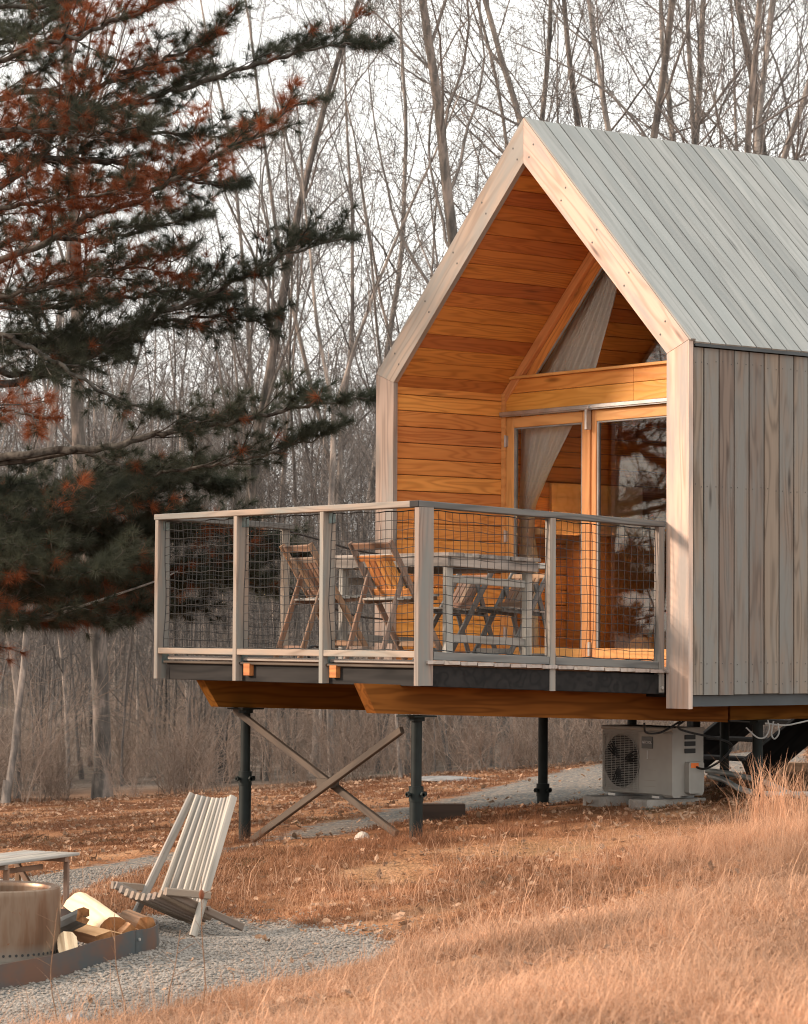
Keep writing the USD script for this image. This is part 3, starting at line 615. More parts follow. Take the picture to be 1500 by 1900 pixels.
# ------------------------------------------------------------------ things inside the cabin
U, V = np.meshgrid(np.linspace(0, 1, 80), np.linspace(0, 1, 60), indexing='ij')
def curtain_right(z):
    return np.interp(z, [-.0, .15, .9, 1.1, 1.30, 1.65, 1.98, 2.40, 2.95, 3.35], [.46, .46, .44, .38, .40, .65, .90, 1.16, 1.38, 1.50])
zz = .10 + V * 3.28
left = np.where(zz < 2.25, .24, .24 + (zz - 2.25) * .92)
right = np.maximum(curtain_right(zz), left + .02)
wid = right - left
ph = U * 2 * np.pi * 13 + np.sin(V * 3 + U * 9) * .8 + V * 1.5 * (1 - U)
X = left + wid * U
Y = 1.36 + (.018 + .02 * np.exp(-((zz - 1.1) / .35) ** 2)) * np.sin(ph) + .012 * np.sin(U * 23 + V * 5)
cu = np.stack([X, Y, zz], -1).reshape(-1, 3)
a, b = np.meshgrid(np.arange(79), np.arange(59), indexing='ij')
qf = np.stack([a * 60 + b, (a + 1) * 60 + b, (a + 1) * 60 + b + 1, a * 60 + b + 1], -1).reshape(-1, 4)
tag(mesh('curtain', (cu, qf), 'curtain_cloth', None, True), 'white sheer curtain tied back behind the cabin door glass', 'curtain')
pk = thing('pumpkin', 'ribbed orange pumpkin on the floor behind the right door pane', 'pumpkin', (1.66, 1.50, -.004))
th = np.linspace(0, 2 * np.pi, 72, endpoint=False); ph = np.linspace(.02, np.pi - .02, 20)
TH, PH = np.meshgrid(th, ph, indexing='ij')
rr = (.17 + .014 * np.abs(np.cos(TH * 6)) * np.sin(PH)) * np.sin(PH) ** .8
pv = np.stack([rr * np.cos(TH), rr * np.sin(TH), .13 + .125 * np.cos(PH) - .02 * np.exp(-(PH / .4) ** 2)], -1).reshape(-1, 3)
a, b = np.meshgrid(np.arange(72), np.arange(19), indexing='ij')
mesh('rind', (pv, np.stack([a * 20 + b, a * 20 + b + 1, ((a + 1) % 72) * 20 + b + 1, ((a + 1) % 72) * 20 + b], -1).reshape(-1, 4)), 'pumpkin_skin', pk, True)
mesh('stem', tube([(0, 0, .23), (.004, 0, .26), (.015, .006, .285)], [.02, .014, .016], 7, True), 'pumpkin_stem', pk)
cb = thing('headboard', 'pale plywood bed headboard lit inside the cabin behind the left door', 'headboard', (0, 0, 0))
mesh('panel', box_w(.215, .245, 1.70, 2.75, 1.14, 1.53), 'plywood', cb)
mesh('cabinet', box_w(.215, .42, 1.90, 2.75, .0, 1.08), 'cedar', cb)
mesh('shelf', box_w(.215, .45, 1.42, 2.75, 1.085, 1.135), 'plywood', cb)
lq = C + ray(1088, 955) * ((1.72 - C[1]) / ray(1088, 955)[1])
lp = thing('floor_lamp', 'slim lit floor lamp glowing inside the cabin behind the door stile', 'lamp', (lq[0], lq[1], -.004))
mesh('base', lathe([(0, 0), (.10, 0), (.10, .015), (.012, .022), (.008, 1.20), (0, 1.20)], 20), 'black_steel', lp, 40)
mesh('shade', lathe([(.042, 1.21), (.032, 1.34)], 24), 'lamp_shade', lp, True)
mesh('bulb', (lambda s: (np.asarray(s.vertices) * .022 + A3(0, 0, 1.26), np.asarray(s.faces)))(trimesh.creation.icosphere(2)), 'lamp_glow', lp, True)

# ------------------------------------------------------------------ things on the deck
tb = thing('deck_table', 'weathered plank table standing on the deck behind the corner post', 'table', (0, 0, 0))
def tz(y): return .778 + dz(y)
XN, YN, XL, YR = 2.77, -1.50, 1.41, -.63
for i in range(6):
    ya = YN + (YR - YN) * i / 6; yb = YN + (YR - YN) * (i + 1) / 6 - .006; yc = (ya + yb) / 2
    beam('plank', (XL - .02 + .02 * rng.random(), yc, tz(yc) - .014), (XN + .02 * rng.random(), yc, tz(yc) - .014), yb - ya, .028, 'table_wood', tb)
for yq, o_ in ((YN, .02), (YR, -.02)): beam('apron', (XL + .03, yq + o_, tz(yq) - .065), (XN - .015, yq + o_, tz(yq) - .065), .022, .07, 'table_wood', tb)
beam('end_apron', (XN - .012, YN + .033, tz(YN) - .065), (XN - .012, YR - .033, tz(YR) - .065), .022, .07, 'table_wood', tb)
beam('end_apron', (XL + .03, YN + .033, tz(YN) - .065), (XL + .03, YR - .033, tz(YR) - .065), .022, .07, 'table_wood', tb)
for x in (XN - .06, XL + .08):
    for y_ in (YN + .05, YR - .08): beam('leg', (x, y_, dz(y_)), (x, y_, tz(y_) - .03), .05, .06, 'table_leg_wood', tb, (0, 1, 0))
    for z in (.59, .17): beam('stretcher', (x, YN + .08, z + dz(YN)), (x, YR - .11, z + dz(YR)), .025, .055, 'table_leg_wood', tb)
def folding_chair(label, loc, rz_, slat='orange_slat', pole='brown_chair_wood', group=None, size=1.0):
    ch = thing('folding_chair', label, 'chair', loc, rz_, group, scale=size)
    wd = .215
    for s in (-1, 1):
        beam('back_pole', (s * wd, .30, 0), (s * wd, -.23, .835), .022, .045, pole, ch, (0, 1, .6))
        beam('front_leg', (s * (wd - .03), -.29, 0), (s * (wd - .03), -.06, .66), .022, .04, pole, ch, (0, 1, -.3))
    def on(t): return A3(0, .30 - .53 * t, .835 * t)
    for t, h in ((.965, .055), (.58, .06)):
        p = on(t); beam('back_rail', p + A3(-wd + .012, 0, 0), p + A3(wd - .012, 0, 0), .018, h, pole if t > .9 else slat, ch, (0, -.53, .835))
    for i in range(5):
        x = (i - 2) * .062
        beam('back_slat', on(.61) + A3(x, 0, 0), on(.85) + A3(x, 0, 0), .052, .012, slat, ch, (0, .835, .53))
    p = on(.865); beam('back_rail', p + A3(-wd + .012, 0, 0), p + A3(wd - .012, 0, 0), .016, .045, slat, ch, (0, -.53, .835))
    for i in range(6):
        yy = -.12 + i * .068; beam('seat_slat', (-wd + .01, yy, .435 + .006 * i), (wd - .01, yy, .435 + .006 * i), .058, .015, 'table_leg_wood', ch)
    for s in (-1, 1): beam('seat_rail', (s * (wd - .055), -.15, .415), (s * (wd - .055), .26, .45), .02, .035, pole, ch)
    beam('stretcher', (-wd + .02, .225, .12), (wd - .02, .225, .12), .018, .04, pole, ch)
    beam('stretcher', (-wd + .04, -.262, .08), (wd - .04, -.262, .08), .018, .04, pole, ch)
    return ch
g = 'folding chairs round the deck table'
folding_chair('brown folding chair with orange slatted back, beside the deck corner post', (2.45, -1.73, dz(-1.73)), 3, group=g)
folding_chair('darker brown folding chair at the left, by the opening in the deck railing', (1.62, -1.74, dz(-1.74)), -8, 'brown_chair_wood', group=g)
folding_chair('grey folding chair behind the table, right in front of the cedar wall', (1.62, -.46, dz(-.46)), 178, 'brown_chair_wood', 'grey_chair_wood', g, .92)
folding_chair('grey folding chair behind the table, nearest the glass doors', (2.28, -.46, dz(-.46)), 181, 'brown_chair_wood', 'grey_chair_wood', g, .92)
cr = thing('cable_coil', 'small black coil of cable on the deck by the rear railing post', 'cable', (.34, -.86, dz(-.86) + .06))
mesh('coil', cat_([tube([(.012 * math.cos(a * 3 + i), (.055 + .006 * i % .02) * math.cos(a), .06 * math.sin(a)) for a in np.linspace(0, 2 * np.pi, 20)], .007, 5) for i in range(4)]), 'cable_black', cr)

# ------------------------------------------------------------------ under the house
acp, acd = A3(*at(1122, 1476, 22.0)), 22.0
e1 = at(1225, 1483, 21.75) - at(1118, 1470, 22.15); e1[2] = 0; fw_ = np.linalg.norm(e1); e1 /= fw_
acrz = math.degrees(math.atan2(e1[1], e1[0]))
base = at(1118, 1472, 22.1); e1 = A3(1, 0, 0); acrz = 0.0
ac = thing('air_conditioner', 'beige outdoor air conditioner unit with round fan grille under the cabin', 'air conditioner', (base[0], base[1], base[2]), acrz)
AW, AD, AH = .78, .33, .53
def rbox(x0, x1, y0, y1, z0, z1, c): return box_w(x0, x1, y0, y1, z0, z1, c)
mesh('casing', cat_([box_w(0, AW, .012, AD, 0.012, AH - .012, .012)]), 'ac_shell', ac)
mesh('front_panel', cat_([box_w(.42, AW - .10, 0, .014, .02, AH - .035, .004), box_w(.0, .42, 0.004, .013, .02, .045, .003), box_w(0, .42, .004, .013, AH - .07, AH - .035, .003), box_w(0, .025, .004, .013, .045, AH - .07, .003)]), 'ac_shell', ac)
mesh('corner_panel', box_w(AW - .10, AW + .004, -.004, .10, .0, AH - .03, .02), 'ac_shell', ac)
mesh('lid', cat_([box_w(-.008, AW + .008, -.008, AD + .008, AH - .03, AH, .012)]), 'ac_shell', ac)
cx, cz = .215, .26
disc = [(cx + .20 * math.cos(a), .0085, cz + .205 * math.sin(a)) for a in np.linspace(0, 2 * np.pi, 49)[:-1]]
mesh('fan_opening', (np.array([(cx, .0085, cz)] + disc), np.array([(0, 1 + i, 1 + (i + 1) % 48) for i in range(48)])), 'ac_dark', ac)
gr = []
for i in range(34): 
    z = .035 + i * .0135
    gr.append(tube([(.008, -.004, z), (.41, -.004, z)], .0017, 4))
for i in range(9): gr.append(tube([(.01 + i * .05, -.006, .03), (.01 + i * .05, -.006, .49)], .0019, 4))
gr.append(tube([(cx + .203 * math.cos(a), -.002, cz + .208 * math.sin(a)) for a in np.linspace(0, 2 * np.pi, 40)], .003, 4))
mesh('grille', cat_(gr), 'ac_shell', ac)
bl = []
for i in range(3):
    a0 = i * 2.094
    for k in range(4): bl.append(box_w(0, .1, 0, .1, 0, .1) if False else tube([(cx + r_ * math.cos(a0 + k * .16), .0075, cz + r_ * math.sin(a0 + k * .16)) for r_ in (.04, .1, .17)], [.012, .022, .018], 4))
mesh('fan', cat_(bl + [cyl((cx, .004, cz), (cx, .0085, cz), .035, 16)]), 'ac_dark', ac)
bd_ = mesh('badge', box_w(.45, .57, -.006, .001, AH - .165, AH - .075, .002), 'ac_badge', ac)
tm = meshkit.text_mesh('MRCOOL', .020, .0012, bold=True)
tv = np.asarray(tm.vertices); wx = np.ptp(tv[:, 0]); tv = np.c_[.51 - wx / 2 * (.1 / wx) + tv[:, 0] * (.1 / wx), -.0062 - tv[:, 2], AH - .128 + tv[:, 1]]
mesh('badge_lettering', (tv, np.asarray(tm.faces)), 'letter', ac)
mesh('panel_mark', box_w(.505, .513, -.002, .0, AH - .245, AH - .18, .0005), 'letter', ac)
mesh('panel_grooves', cat_([box_w(.46, .60, -.0015, .0, z, z + .004, .0003) for z in (.28, .20, .12, .075)]), 'concrete', ac)
mesh('valve_cover', box_w(AW, AW + .05, .13, .29, .03, .27, .012), 'ac_shell', ac)
mesh('warning_label', box_w(AW + .0508, AW + .052, .15, .23, .225, .262, .0003), 'warning_orange', ac)
mesh('side_vents', cat_([box_w(AW - .001, AW + .008, .13, .24, z, z + .035, .003) for z in (.44, .39, .335)]), 'ac_dark', ac)
mesh('foot', cat_([box_w(.09, .17, -.02, AD + .02, -.012, .012), box_w(.58, .66, -.02, AD + .02, -.012, .012)]), 'zinc', ac)
R_ = lambda x, y_: (base[0] + e1[0] * x - e1[1] * y_, base[1] + e1[1] * x + e1[0] * y_)
for nm, x in (('left', .08), ('right', .60)):
    bx_, by_ = R_(x, AD / 2)
    b_ = thing('concrete_block', f'grey concrete block under the {nm} end of the air conditioner', 'block', (bx_, by_, base[2] - .013), acrz)
    mesh('block', chamfer_box(.20, .62, .085, .006), 'concrete', b_, mtx=mat4((0, -.04, -.044), (1, 0, 0), (0, 1, 0), (0, 0, 1)))
px_, py_ = R_(AW + .02, .2)
cbl = thing('power_cable', 'black power cable looping from the cabin beam to the air conditioner', 'cable')
mesh('cable', cat_([tube(bez([(3.06, .55, -.37), (3.0, .55, -.45), (px_ + .25, py_ + .14, base[2] + .42), (px_ + .22, py_ + .1, base[2] + .30), (px_ + .10, py_ + .03, base[2] + .22), (px_ - .01, py_, base[2] + .245)]), .009, 6),
     tube(bez([(2.98, .2, -.40), (2.95, .25, -.47), (2.95, .4, -.47), (3.0, .55, -.39)]), .008, 6)]), 'cable_black', cbl)
for i, (pp, lab) in enumerate((([(1312, 1430, 22.6), (1360, 1437, 22.3), (1420, 1452, 21.9), (1475, 1475, 21.4), (1520, 1484, 21.2)], 'upper'), ([(1316, 1440, 22.4), (1345, 1448, 22.1), (1375, 1464, 21.7), (1420, 1473, 21.5), (1530, 1474, 21.4)], 'lower'))):
    P = [at(*p) for p in pp]; P = [A3(p[0], p[1], max(p[2], float(gz(p[0], p[1])) + .025)) for p in P]
    c_ = thing('conduit', f'pale grey plastic conduit on the ground under the cabin, the {lab} of two', 'pipe')
    mesh('tube', tube(bez(P), .022, 10, True), 'conduit', c_, True)
hc = thing('hanging_cable', 'thin grey cable looped under the cabin floor beam', 'cable')
mesh('cable', cat_([tube(bez([at(x, y_, 21.0) for x, y_ in pts]), .006, 5) for pts in (((1425, 1336), (1428, 1352), (1420, 1368), (1405, 1368), (1385, 1350)), ((1436, 1338), (1432, 1362), (1438, 1371), (1446, 1360), (1444, 1342)), ((1420, 1342), (1455, 1346), (1480, 1342), (1510, 1335)))]), 'cable_grey', hc)
stp = thing('entry_steps', 'dark wooden entry steps seen under the far side of the cabin', 'steps')
for x in (.15, -.75):
    beam('stringer', (x, 5.9, -.02), (x, 4.15, -1.0), .05, .30, 'dark_board', stp)
for i in range(6): 
    t = (i + .5) / 6; beam('tread', (.12, 5.9 - 1.75 * t, -.0 - .98 * t + .03), (-.72, 5.9 - 1.75 * t, -.0 - .98 * t + .03), .25, .035, 'dark_board', stp)
beam('landing_post', (-.3, 3.9, -1.2), (-.3, 3.9, -.2), .09, .09, 'dark_board', stp)
def ground_block(name, label, cat, px, py, L, w, h, rz_, mat, sink=.3):
    P, d = ground_hit(px, py); o = thing(name, label, cat, (P[0], P[1], float(gz(P[0], P[1]))), rz_)
    mesh('timber', chamfer_box(L, w, h, .006), mat, o, mtx=mat4((0, 0, h * (.5 - sink)), (1, 0, 0), (0, 1, 0), (0, 0, 1))); return o
VR = math.degrees(math.atan2(_r[1], _r[0]))
ground_block('timber_offcut', 'short brown timber offcut lying behind the front right deck post', 'timber', 818, 1524, .37, .14, .14, VR + 4, 'brace_wood', .05)
ground_block('timber_sleeper', 'long reddish timber sleeper on the ground under the right of the cabin', 'timber', 1475, 1437, .9, .12, .12, VR - 6, 'lumber', .05)
def rock(name, label, px, py, r, mat, seed, flat=.7):
    P, d = ground_hit(px, py); s = trimesh.creation.icosphere(3); v = np.asarray(s.vertices)
    v = v * (.75 + .5 * meshkit.fbm(v * 1.3 + seed, 3, seed))[:, None] * A3(1, .8, flat) * r
    o = mesh(name, (v, np.asarray(s.faces)), mat, None, 50); UsdGeom.Xformable(o).AddTranslateOp().Set(Gf.Vec3d(P[0], P[1], float(gz(P[0], P[1])) + r * flat * .45)); tag(o, label, 'rock')
rock('rock', 'pale round rock in the grass between the deck posts', 672, 1562, .065, 'stone_pale', 3)
rock('rock', 'pale stone half buried at the bottom edge of the gravel', 405, 1868, .045, 'stone_grey', 5, .4)
rock('rock', 'small grey stone in the grass at the bottom left edge', 140, 1898, .05, 'stone_grey', 8, .6)
rock('rock', 'pale flat stone in the dry grass right of the gravel', 1050, 1692, .035, 'stone_pale', 11, .5)
rock('rock', 'rounded tan stone in the dry grass below the air conditioner', 1360, 1700, .03, 'stone_pale', 12, .6)
rock('stone_slab', 'long flat grey stone slab in the leaves behind the deck post', 835, 1450, .42, 'stone_grey', 15, .10)

# ------------------------------------------------------------------ fire pit corner
pc = A3(*lat(-2.48, 15.6), 0)
ring = thing('pit_edging', 'curved rusty steel edging strip round the gravel fire pit', 'edging')
def strip(a0, a1, n=60, h=.125):
    aa = np.linspace(a0, a1, n); vs = []
    for r_ in (1.15, 1.144):
        for top in (0, 1):
            x = pc[0] + r_ * np.cos(aa); y_ = pc[1] + r_ * np.sin(aa); z = gz(x, y_) + (h if top else -.06); vs.append(np.c_[x, y_, z])
    v = np.vstack(vs); f = []
    B, Tt, b2, t2 = 0, n, 2 * n, 3 * n
    for i in range(n - 1):
        for p, q_ in ((B, Tt), (Tt, t2), (t2, b2)):
            f += [(p + i, p + i + 1, q_ + i + 1), (p + i, q_ + i + 1, q_ + i)]
    return v, np.array(f)
vang = math.atan2(_r[1], _r[0])
mesh('strip', strip(vang - 2.2, vang - .38), 'rust_edging', ring, 40)
mesh('strip', strip(vang - .376, vang + 2.2), 'rust_edging', ring, 40)
pb_ = pc + 1.157 * A3(math.cos(vang - .36), math.sin(vang - .36), 0)
mesh('rivet', cyl((pb_[0], pb_[1], float(gz(pb_[0], pb_[1])) + .075), (pb_[0] + .008 * math.cos(vang - .36), pb_[1] + .008 * math.sin(vang - .36), float(gz(pb_[0], pb_[1])) + .075), .008, 8), 'screw_head', ring)
sx, sy = lat(-2.145, 15.05); sz = float(gz(sx, sy)) + .0
fp = thing('fire_pit', 'round smokeless steel fire pit with heat streaks and a ring of holes', 'fire pit', (sx, sy, sz))
R0 = .345
mesh('shell', lathe([(R0 - .008, .005), (R0 - .004, .0), (R0 - .004, .075), (R0, .08), (R0, .40), (R0 - .004, .43), (R0 - .012, .437), (R0 - .05, .43), (R0 - .06, .41), (R0 - .06, .05)], 72), 'fire_steel', fp, 40)
mesh('floor_plate', lathe([(R0 - .06, .06), (0.0, .055)], 48), 'ac_dark', fp)
hl = []
for i in range(64):
    a = i * 2 * np.pi / 64; c_ = A3(math.cos(a), math.sin(a), 0); hl.append(cyl(c_ * (R0 - .004) + A3(0, 0, .105), c_ * (R0 + .0012) + A3(0, 0, .105), .0075, 10))
for i in range(40):
    a = i * 2 * np.pi / 40; c_ = A3(math.cos(a), math.sin(a), 0); hl.append(cyl(c_ * (R0 - .01) + A3(0, 0, .045), c_ * (R0 - .0026) + A3(0, 0, .045), .0105, 10))
tag(mesh('air_holes', cat_(hl), 'ac_dark', fp), kind='stuff')
def log(label, q0, q1, r, mat_face, mat_bark, seed, cutang=(0, 2.6)):
    """a split log: a wedge of a round; from point to point"""
    p0, p1 = at(*q0), at(*q1); P = (p0 + p1) / 2
    o = thing('split_log', label, 'firewood', P, 0, 'split firewood by the fire pit')
    o_, L, ax, ay, az = frame(p0 - P, p1 - P)
    r_ = np.random.default_rng(seed); n = 9; aa = np.linspace(cutang[0], cutang[1], n); ns = 9
    prof = np.array([(0, 0)] + [(r * math.cos(a) * (1 + .07 * r_.standard_normal()), r * math.sin(a) * (1 + .07 * r_.standard_normal())) for a in aa]); prof -= (prof.max(0) + prof.min(0)) / 2
    k = len(prof); vs = []
    for i in range(ns):
        x = (i / (ns - 1) - .5) * L; w = prof * (1 + .025 * r_.standard_normal((k, 2))); vs.append(np.c_[np.full(k, x) + (.010 * r_.standard_normal(k) if i in (0, ns - 1) else 0), w])
    v = np.vstack(vs); fb, ff, fe = [], [], []
    for i in range(ns - 1):
        for j in range(k):
            j2 = (j + 1) % k; qd = [(i * k + j, i * k + j2, (i + 1) * k + j2), (i * k + j, (i + 1) * k + j2, (i + 1) * k + j)]
            (ff if j in (0, k - 1) else fb).extend(qd)
    for j in range(1, k - 1): fe += [(0, j + 1, j), ((ns - 1) * k, (ns - 1) * k + j, (ns - 1) * k + j + 1)]
    m4 = mat4((0, 0, 0), ax, ay, az)
    mesh('split_face', (v, np.array(ff)), mat_face, o, mtx=m4); mesh('bark', (v, np.array(fb)), mat_bark, o, mtx=m4); [mesh('end_grain', (v, np.array(fe)[e_::2]), 'end_grain', o, mtx=m4) for e_ in (0, 1)]
log('pale barkless split log leaning on the pile, uppermost', (148, 1672, 15.75), (212, 1718, 15.3), .095, 'log_split', 'log_split', 1, (.2, 2.9))
log('orange split log lying at the front of the pile, end grain showing', (142, 1726, 15.45), (205, 1744, 15.08), .095, 'log_orange', 'log_orange', 2, (3.4, 6.0))
log('rough split log with torn fibres against the steel edging', (206, 1714, 15.65), (246, 1733, 15.25), .085, 'log_split', 'log_orange', 3, (.3, 3.0))
log('grey weathered log end resting against the fire pit', (108, 1722, 15.4), (155, 1700, 15.1), .045, 'chair_wood', 'chair_wood', 4, (0, 5.8))
log('short pale split wedge standing beside the fire pit foot', (124, 1738, 14.95), (129, 1776, 14.8), .065, 'log_split', 'log_split', 5, (0, 2.4))
log('brown barked log at the right end of the pile', (238, 1708, 15.75), (272, 1722, 15.5), .065, 'log_bark', 'log_bark', 6, (0, 4.0))
# small table behind the pit
tx, ty = lat(-2.33, 16.95); tzz = float(gz(tx, ty))
st = thing('side_table', 'small weathered slatted camp table behind the fire pit', 'table', (tx, ty, tzz), VR + 66)
for i in range(5): beam('slat', (-.48, -.16 + i * .08, .40), (.48, -.16 + i * .08, .40), .072, .018, 'chair_wood', st)
for x in (-.34, .34):
    beam('batten', (x, -.19, .376), (x, .19, .376), .04, .028, 'brown_chair_wood', st)
    beam('leg', (x + .03, -.17, 0), (x + .03, -.17, .37), .022, .035, 'brown_chair_wood', st, (0, 1, 0))
    beam('leg', (x - .02, .17, .37), (x + .0, -.05, 0) if False else (x - .02, -.10, .0), .022, .035, 'brown_chair_wood', st, (0, 1, 0))
    beam('leg', (x + .03, .17, 0), (x + .03, .17, .37), .022, .035, 'brown_chair_wood', st, (0, 1, 0))
beam('stretcher', (-.2, -.10, .34), (.2, -.10, .34), .02, .03, 'brown_chair_wood', st)
# stick chair
cx_, cy_ = lat(-1.539, 16.519); ckz = -1.497
sc_ = thing('stick_chair', 'weathered slatted wooden lounge chair standing on the gravel', 'chair', (cx_, cy_, ckz), 3.2)
N = 10
for i in range(N):
    t = i / (N - 1) * 2 - 1; wb, wt = .295, .195
    dip = .045 * (1 - t * t); edge = i in (0, N - 1)
    p_top = A3(t * wt, .558 + dip * .7, .782 - dip * .5)
    p_bot = A3(t * (.31 if edge else .262), .18 if edge else .31 + dip, 0 if edge else .165 - dip * .6)
    beam('back_slat', p_bot, p_top, .030, .05 if edge else .042, 'chair_wood', sc_, np.cross(A3(1, 0, 0), p_top - p_bot), .008)
N2 = 10
for i in range(N2):
    t = (i / (N2 - 1) * 2 - 1); ws = .244
    dip = .05 * (1 - t * t); edge = i in (0, N2 - 1)
    p_f = A3(t * ws, .03, .263 - dip); p_b = A3(t * ws, .592 if edge else .40, .02 if edge else .105 - dip * .9)
    beam('seat_slat', p_f, p_b, .030, .045, 'chair_wood_dark', sc_, np.cross(A3(1, 0, 0), p_b - p_f), .006)
for s_ in (-1, 1):
    beam('arm_block', (s_ * .262, .02, .262), (s_ * .300, .31, .225), .022, .045, 'chair_wood_dark', sc_, (0, 0, 1), .006)
beam('cross_dowel', (-.27, .33, .15), (.27, .33, .15), .02, .02, 'chair_wood_dark', sc_)
# dead weeds rising from the gravel edge
for i, (px, py, hgt, lean) in enumerate(((370, 1895, .62, .03), (225, 1905, .48, -.05), (98, 1912, .52, .02), (318, 1900, .4, .04))):
    P, d = ground_hit(px, min(py, 1898)); hh = hgt
    w_ = thing('weed_stalk', f'thin dead weed stalk at the bottom of the gravel, {("tallest, with a dark seed head", "second from the left, bent", "leftmost, nearly bare", "short, just left of the tallest")[i]}', 'weed', (P[0], P[1], P[2]))
    r_ = np.random.default_rng(60 + i)
    pts = [(lean * t + .01 * math.sin(t * 9 + i), .02 * math.sin(t * 5 + i), hh * t) for t in np.linspace(0, 1, 9)]
    mesh('stalk', cat_([tube(pts, np.linspace(.0035, .0015, 9), 5)] + [tube([pts[k], A3(*pts[k]) + A3(.05 * r_.standard_normal(), .05 * r_.standard_normal(), .05)], [.0015, .0008], 4) for k in (4, 5, 6, 7)]), 'weed', w_)
    if i == 0: mesh('seed_head', (lambda s: (np.asarray(s.vertices) * A3(.012, .012, .022) + A3(*pts[-2]), np.asarray(s.faces)))(trimesh.creation.icosphere(1)), 'seedhead', w_)

# ------------------------------------------------------------------ pine
TP = lat(-4.75, 24.6); TZ = float(gz(*TP))
pine = thing('pine_tree', 'big pine with dark green and rusty brown needles hanging in from the left', 'tree', (TP[0], TP[1], TZ))
O = A3(TP[0], TP[1], TZ)
hts = np.linspace(-.2, 17, 30)
trunk_pts = np.c_[.05 * np.sin(hts * .5), .05 * np.cos(hts * .4), hts]
def trunk_at(z): return A3(.05 * math.sin(z * .5), .05 * math.cos(z * .4), z)
mesh('trunk', tube(trunk_pts, np.interp(hts, [-.2, .4, 17], [.27, .22, .03]), 14), 'trunk_pine', pine, True)
def needles(tips, n, L, r):
    """tips: (position, direction); a brush of n needles on each; one thin triangle per needle"""
    P = np.array([t[0] for t in tips]); D = np.array([t[1] for t in tips]); D /= np.linalg.norm(D, axis=1, keepdims=True)
    m = len(P); P = np.repeat(P, n, 0); D = np.repeat(D, n, 0)
    rnd = r.standard_normal((m * n, 3)); rnd -= (rnd * D).sum(1, keepdims=True) * D; rnd /= np.linalg.norm(rnd, axis=1, keepdims=True)
    th = r.uniform(.1, 1.45, m * n)[:, None]
    d = D * np.cos(th) + rnd * np.sin(th); d[:, 2] -= .12; d /= np.linalg.norm(d, axis=1, keepdims=True)
    P = P - D * r.uniform(0, .045, m * n)[:, None]
    ln = L * r.uniform(.7, 1.15, m * n)[:, None]
    side = np.cross(d, r.standard_normal((m * n, 3))); side /= np.linalg.norm(side, axis=1, keepdims=True); side *= .0013
    v = np.stack([P - side, P + side, P + d * ln], 1).reshape(-1, 3)
    return v, np.arange(len(v)).reshape(-1, 3)
def limb(pts, r0, brown, dens=1.0, seed=0, nn=95, start=.12, spread=1.0, droop=0.0, base_z=None):
    """pts: points in the world; first is joined to the trunk"""
    r = np.random.default_rng(1000 + seed)
    P = [p - O for p in pts]
    zb = base_z if base_z is not None else max(P[0][2] - .35, .8)
    P = [trunk_at(zb)] + P
    ctr = bez(P, 8); n = len(ctr)
    ctr[1:-1] += .012 * r.standard_normal((n - 2, 3))
    seg = np.r_[0, np.cumsum(np.linalg.norm(np.diff(ctr, axis=0), axis=1))]; Lt = seg[-1]
    rad = r0 * (1 - seg / Lt) ** .8 + .005
    L_ = thing('limb', None, None, parent=pine)
    mesh('branch', tube(ctr, rad, 7), 'trunk_pine', L_, True)
    tw, tg, tbn = [], [], []
    def pt(s): return A3(*[np.interp(s, seg, ctr[:, k]) for k in range(3)])
    s = Lt * start; sd = 1
    while s < Lt:
        t = s / Lt; p = pt(s); d = pt(min(s + .1, Lt)) - pt(max(s - .1, 0)); d /= np.linalg.norm(d)
        sd = -sd
        h = np.cross(A3(0, 0, 1), d); h /= np.linalg.norm(h) + 1e-9
        ln = spread * (.24 + .50 * math.sin(min(1, (1 - t) * 1.15 + .12) * 1.6)) * r.uniform(.6, 1.15)
        dir_ = d * r.uniform(.55, 1.0) + h * sd * r.uniform(.5, 1.0) + A3(0, 0, r.uniform(-.25, .40) - droop)
        dir_ /= np.linalg.norm(dir_)
        k = 5; tp = [p]
        for q_ in range(k):
            dir_ = dir_ + A3(*r.normal(0, .10, 3)) + A3(0, 0, .05 - droop * .2); dir_ /= np.linalg.norm(dir_); tp.append(tp[-1] + dir_ * ln / k)
        tw.append(tube(tp, np.linspace(.007, .003, k + 1), 4))
        isb = r.random() < brown
        class tl:
            append = staticmethod(lambda t_, isb=isb: (tbn if r.random() < (.86 if isb else min(.4, .015 + brown * .22)) else tg).append(t_))
        for q_ in range(1, k + 1):
            if q_ in (3, 5):
                tl.append((tp[q_], tp[q_] - tp[q_ - 1]))
            for ss in (-1, 1):
                if r.random() < .78:
                    hh = np.cross(A3(0, 0, 1), dir_); hh /= np.linalg.norm(hh) + 1e-9
                    d2 = dir_ * r.uniform(.4, 1) + hh * ss * r.uniform(.3, 1) + A3(*r.normal(0, .25, 3)) + A3(0, 0, .1 - droop); d2 /= np.linalg.norm(d2)
                    l2 = ln * r.uniform(.14, .34); e = tp[q_] + d2 * l2
                    tw.append(tube([tp[q_], e], [.003, .002], 3)); tl.append((e, d2))
                    if l2 > .2: tl.append((tp[q_] + d2 * l2 * .45, d2 + A3(0, 0, .3)))
        s += r.uniform(.07, .17) / dens
    tg.append((ctr[-1], ctr[-1] - ctr[-2]))
    mesh('twigs', cat_(tw), 'trunk_pine', L_)
    if tg: mesh('green_needles', needles(tg, nn, .115, r), 'needles_green', L_)
    if tbn: mesh('brown_needles', needles(tbn, nn, .12, r), 'needles_brown', L_)
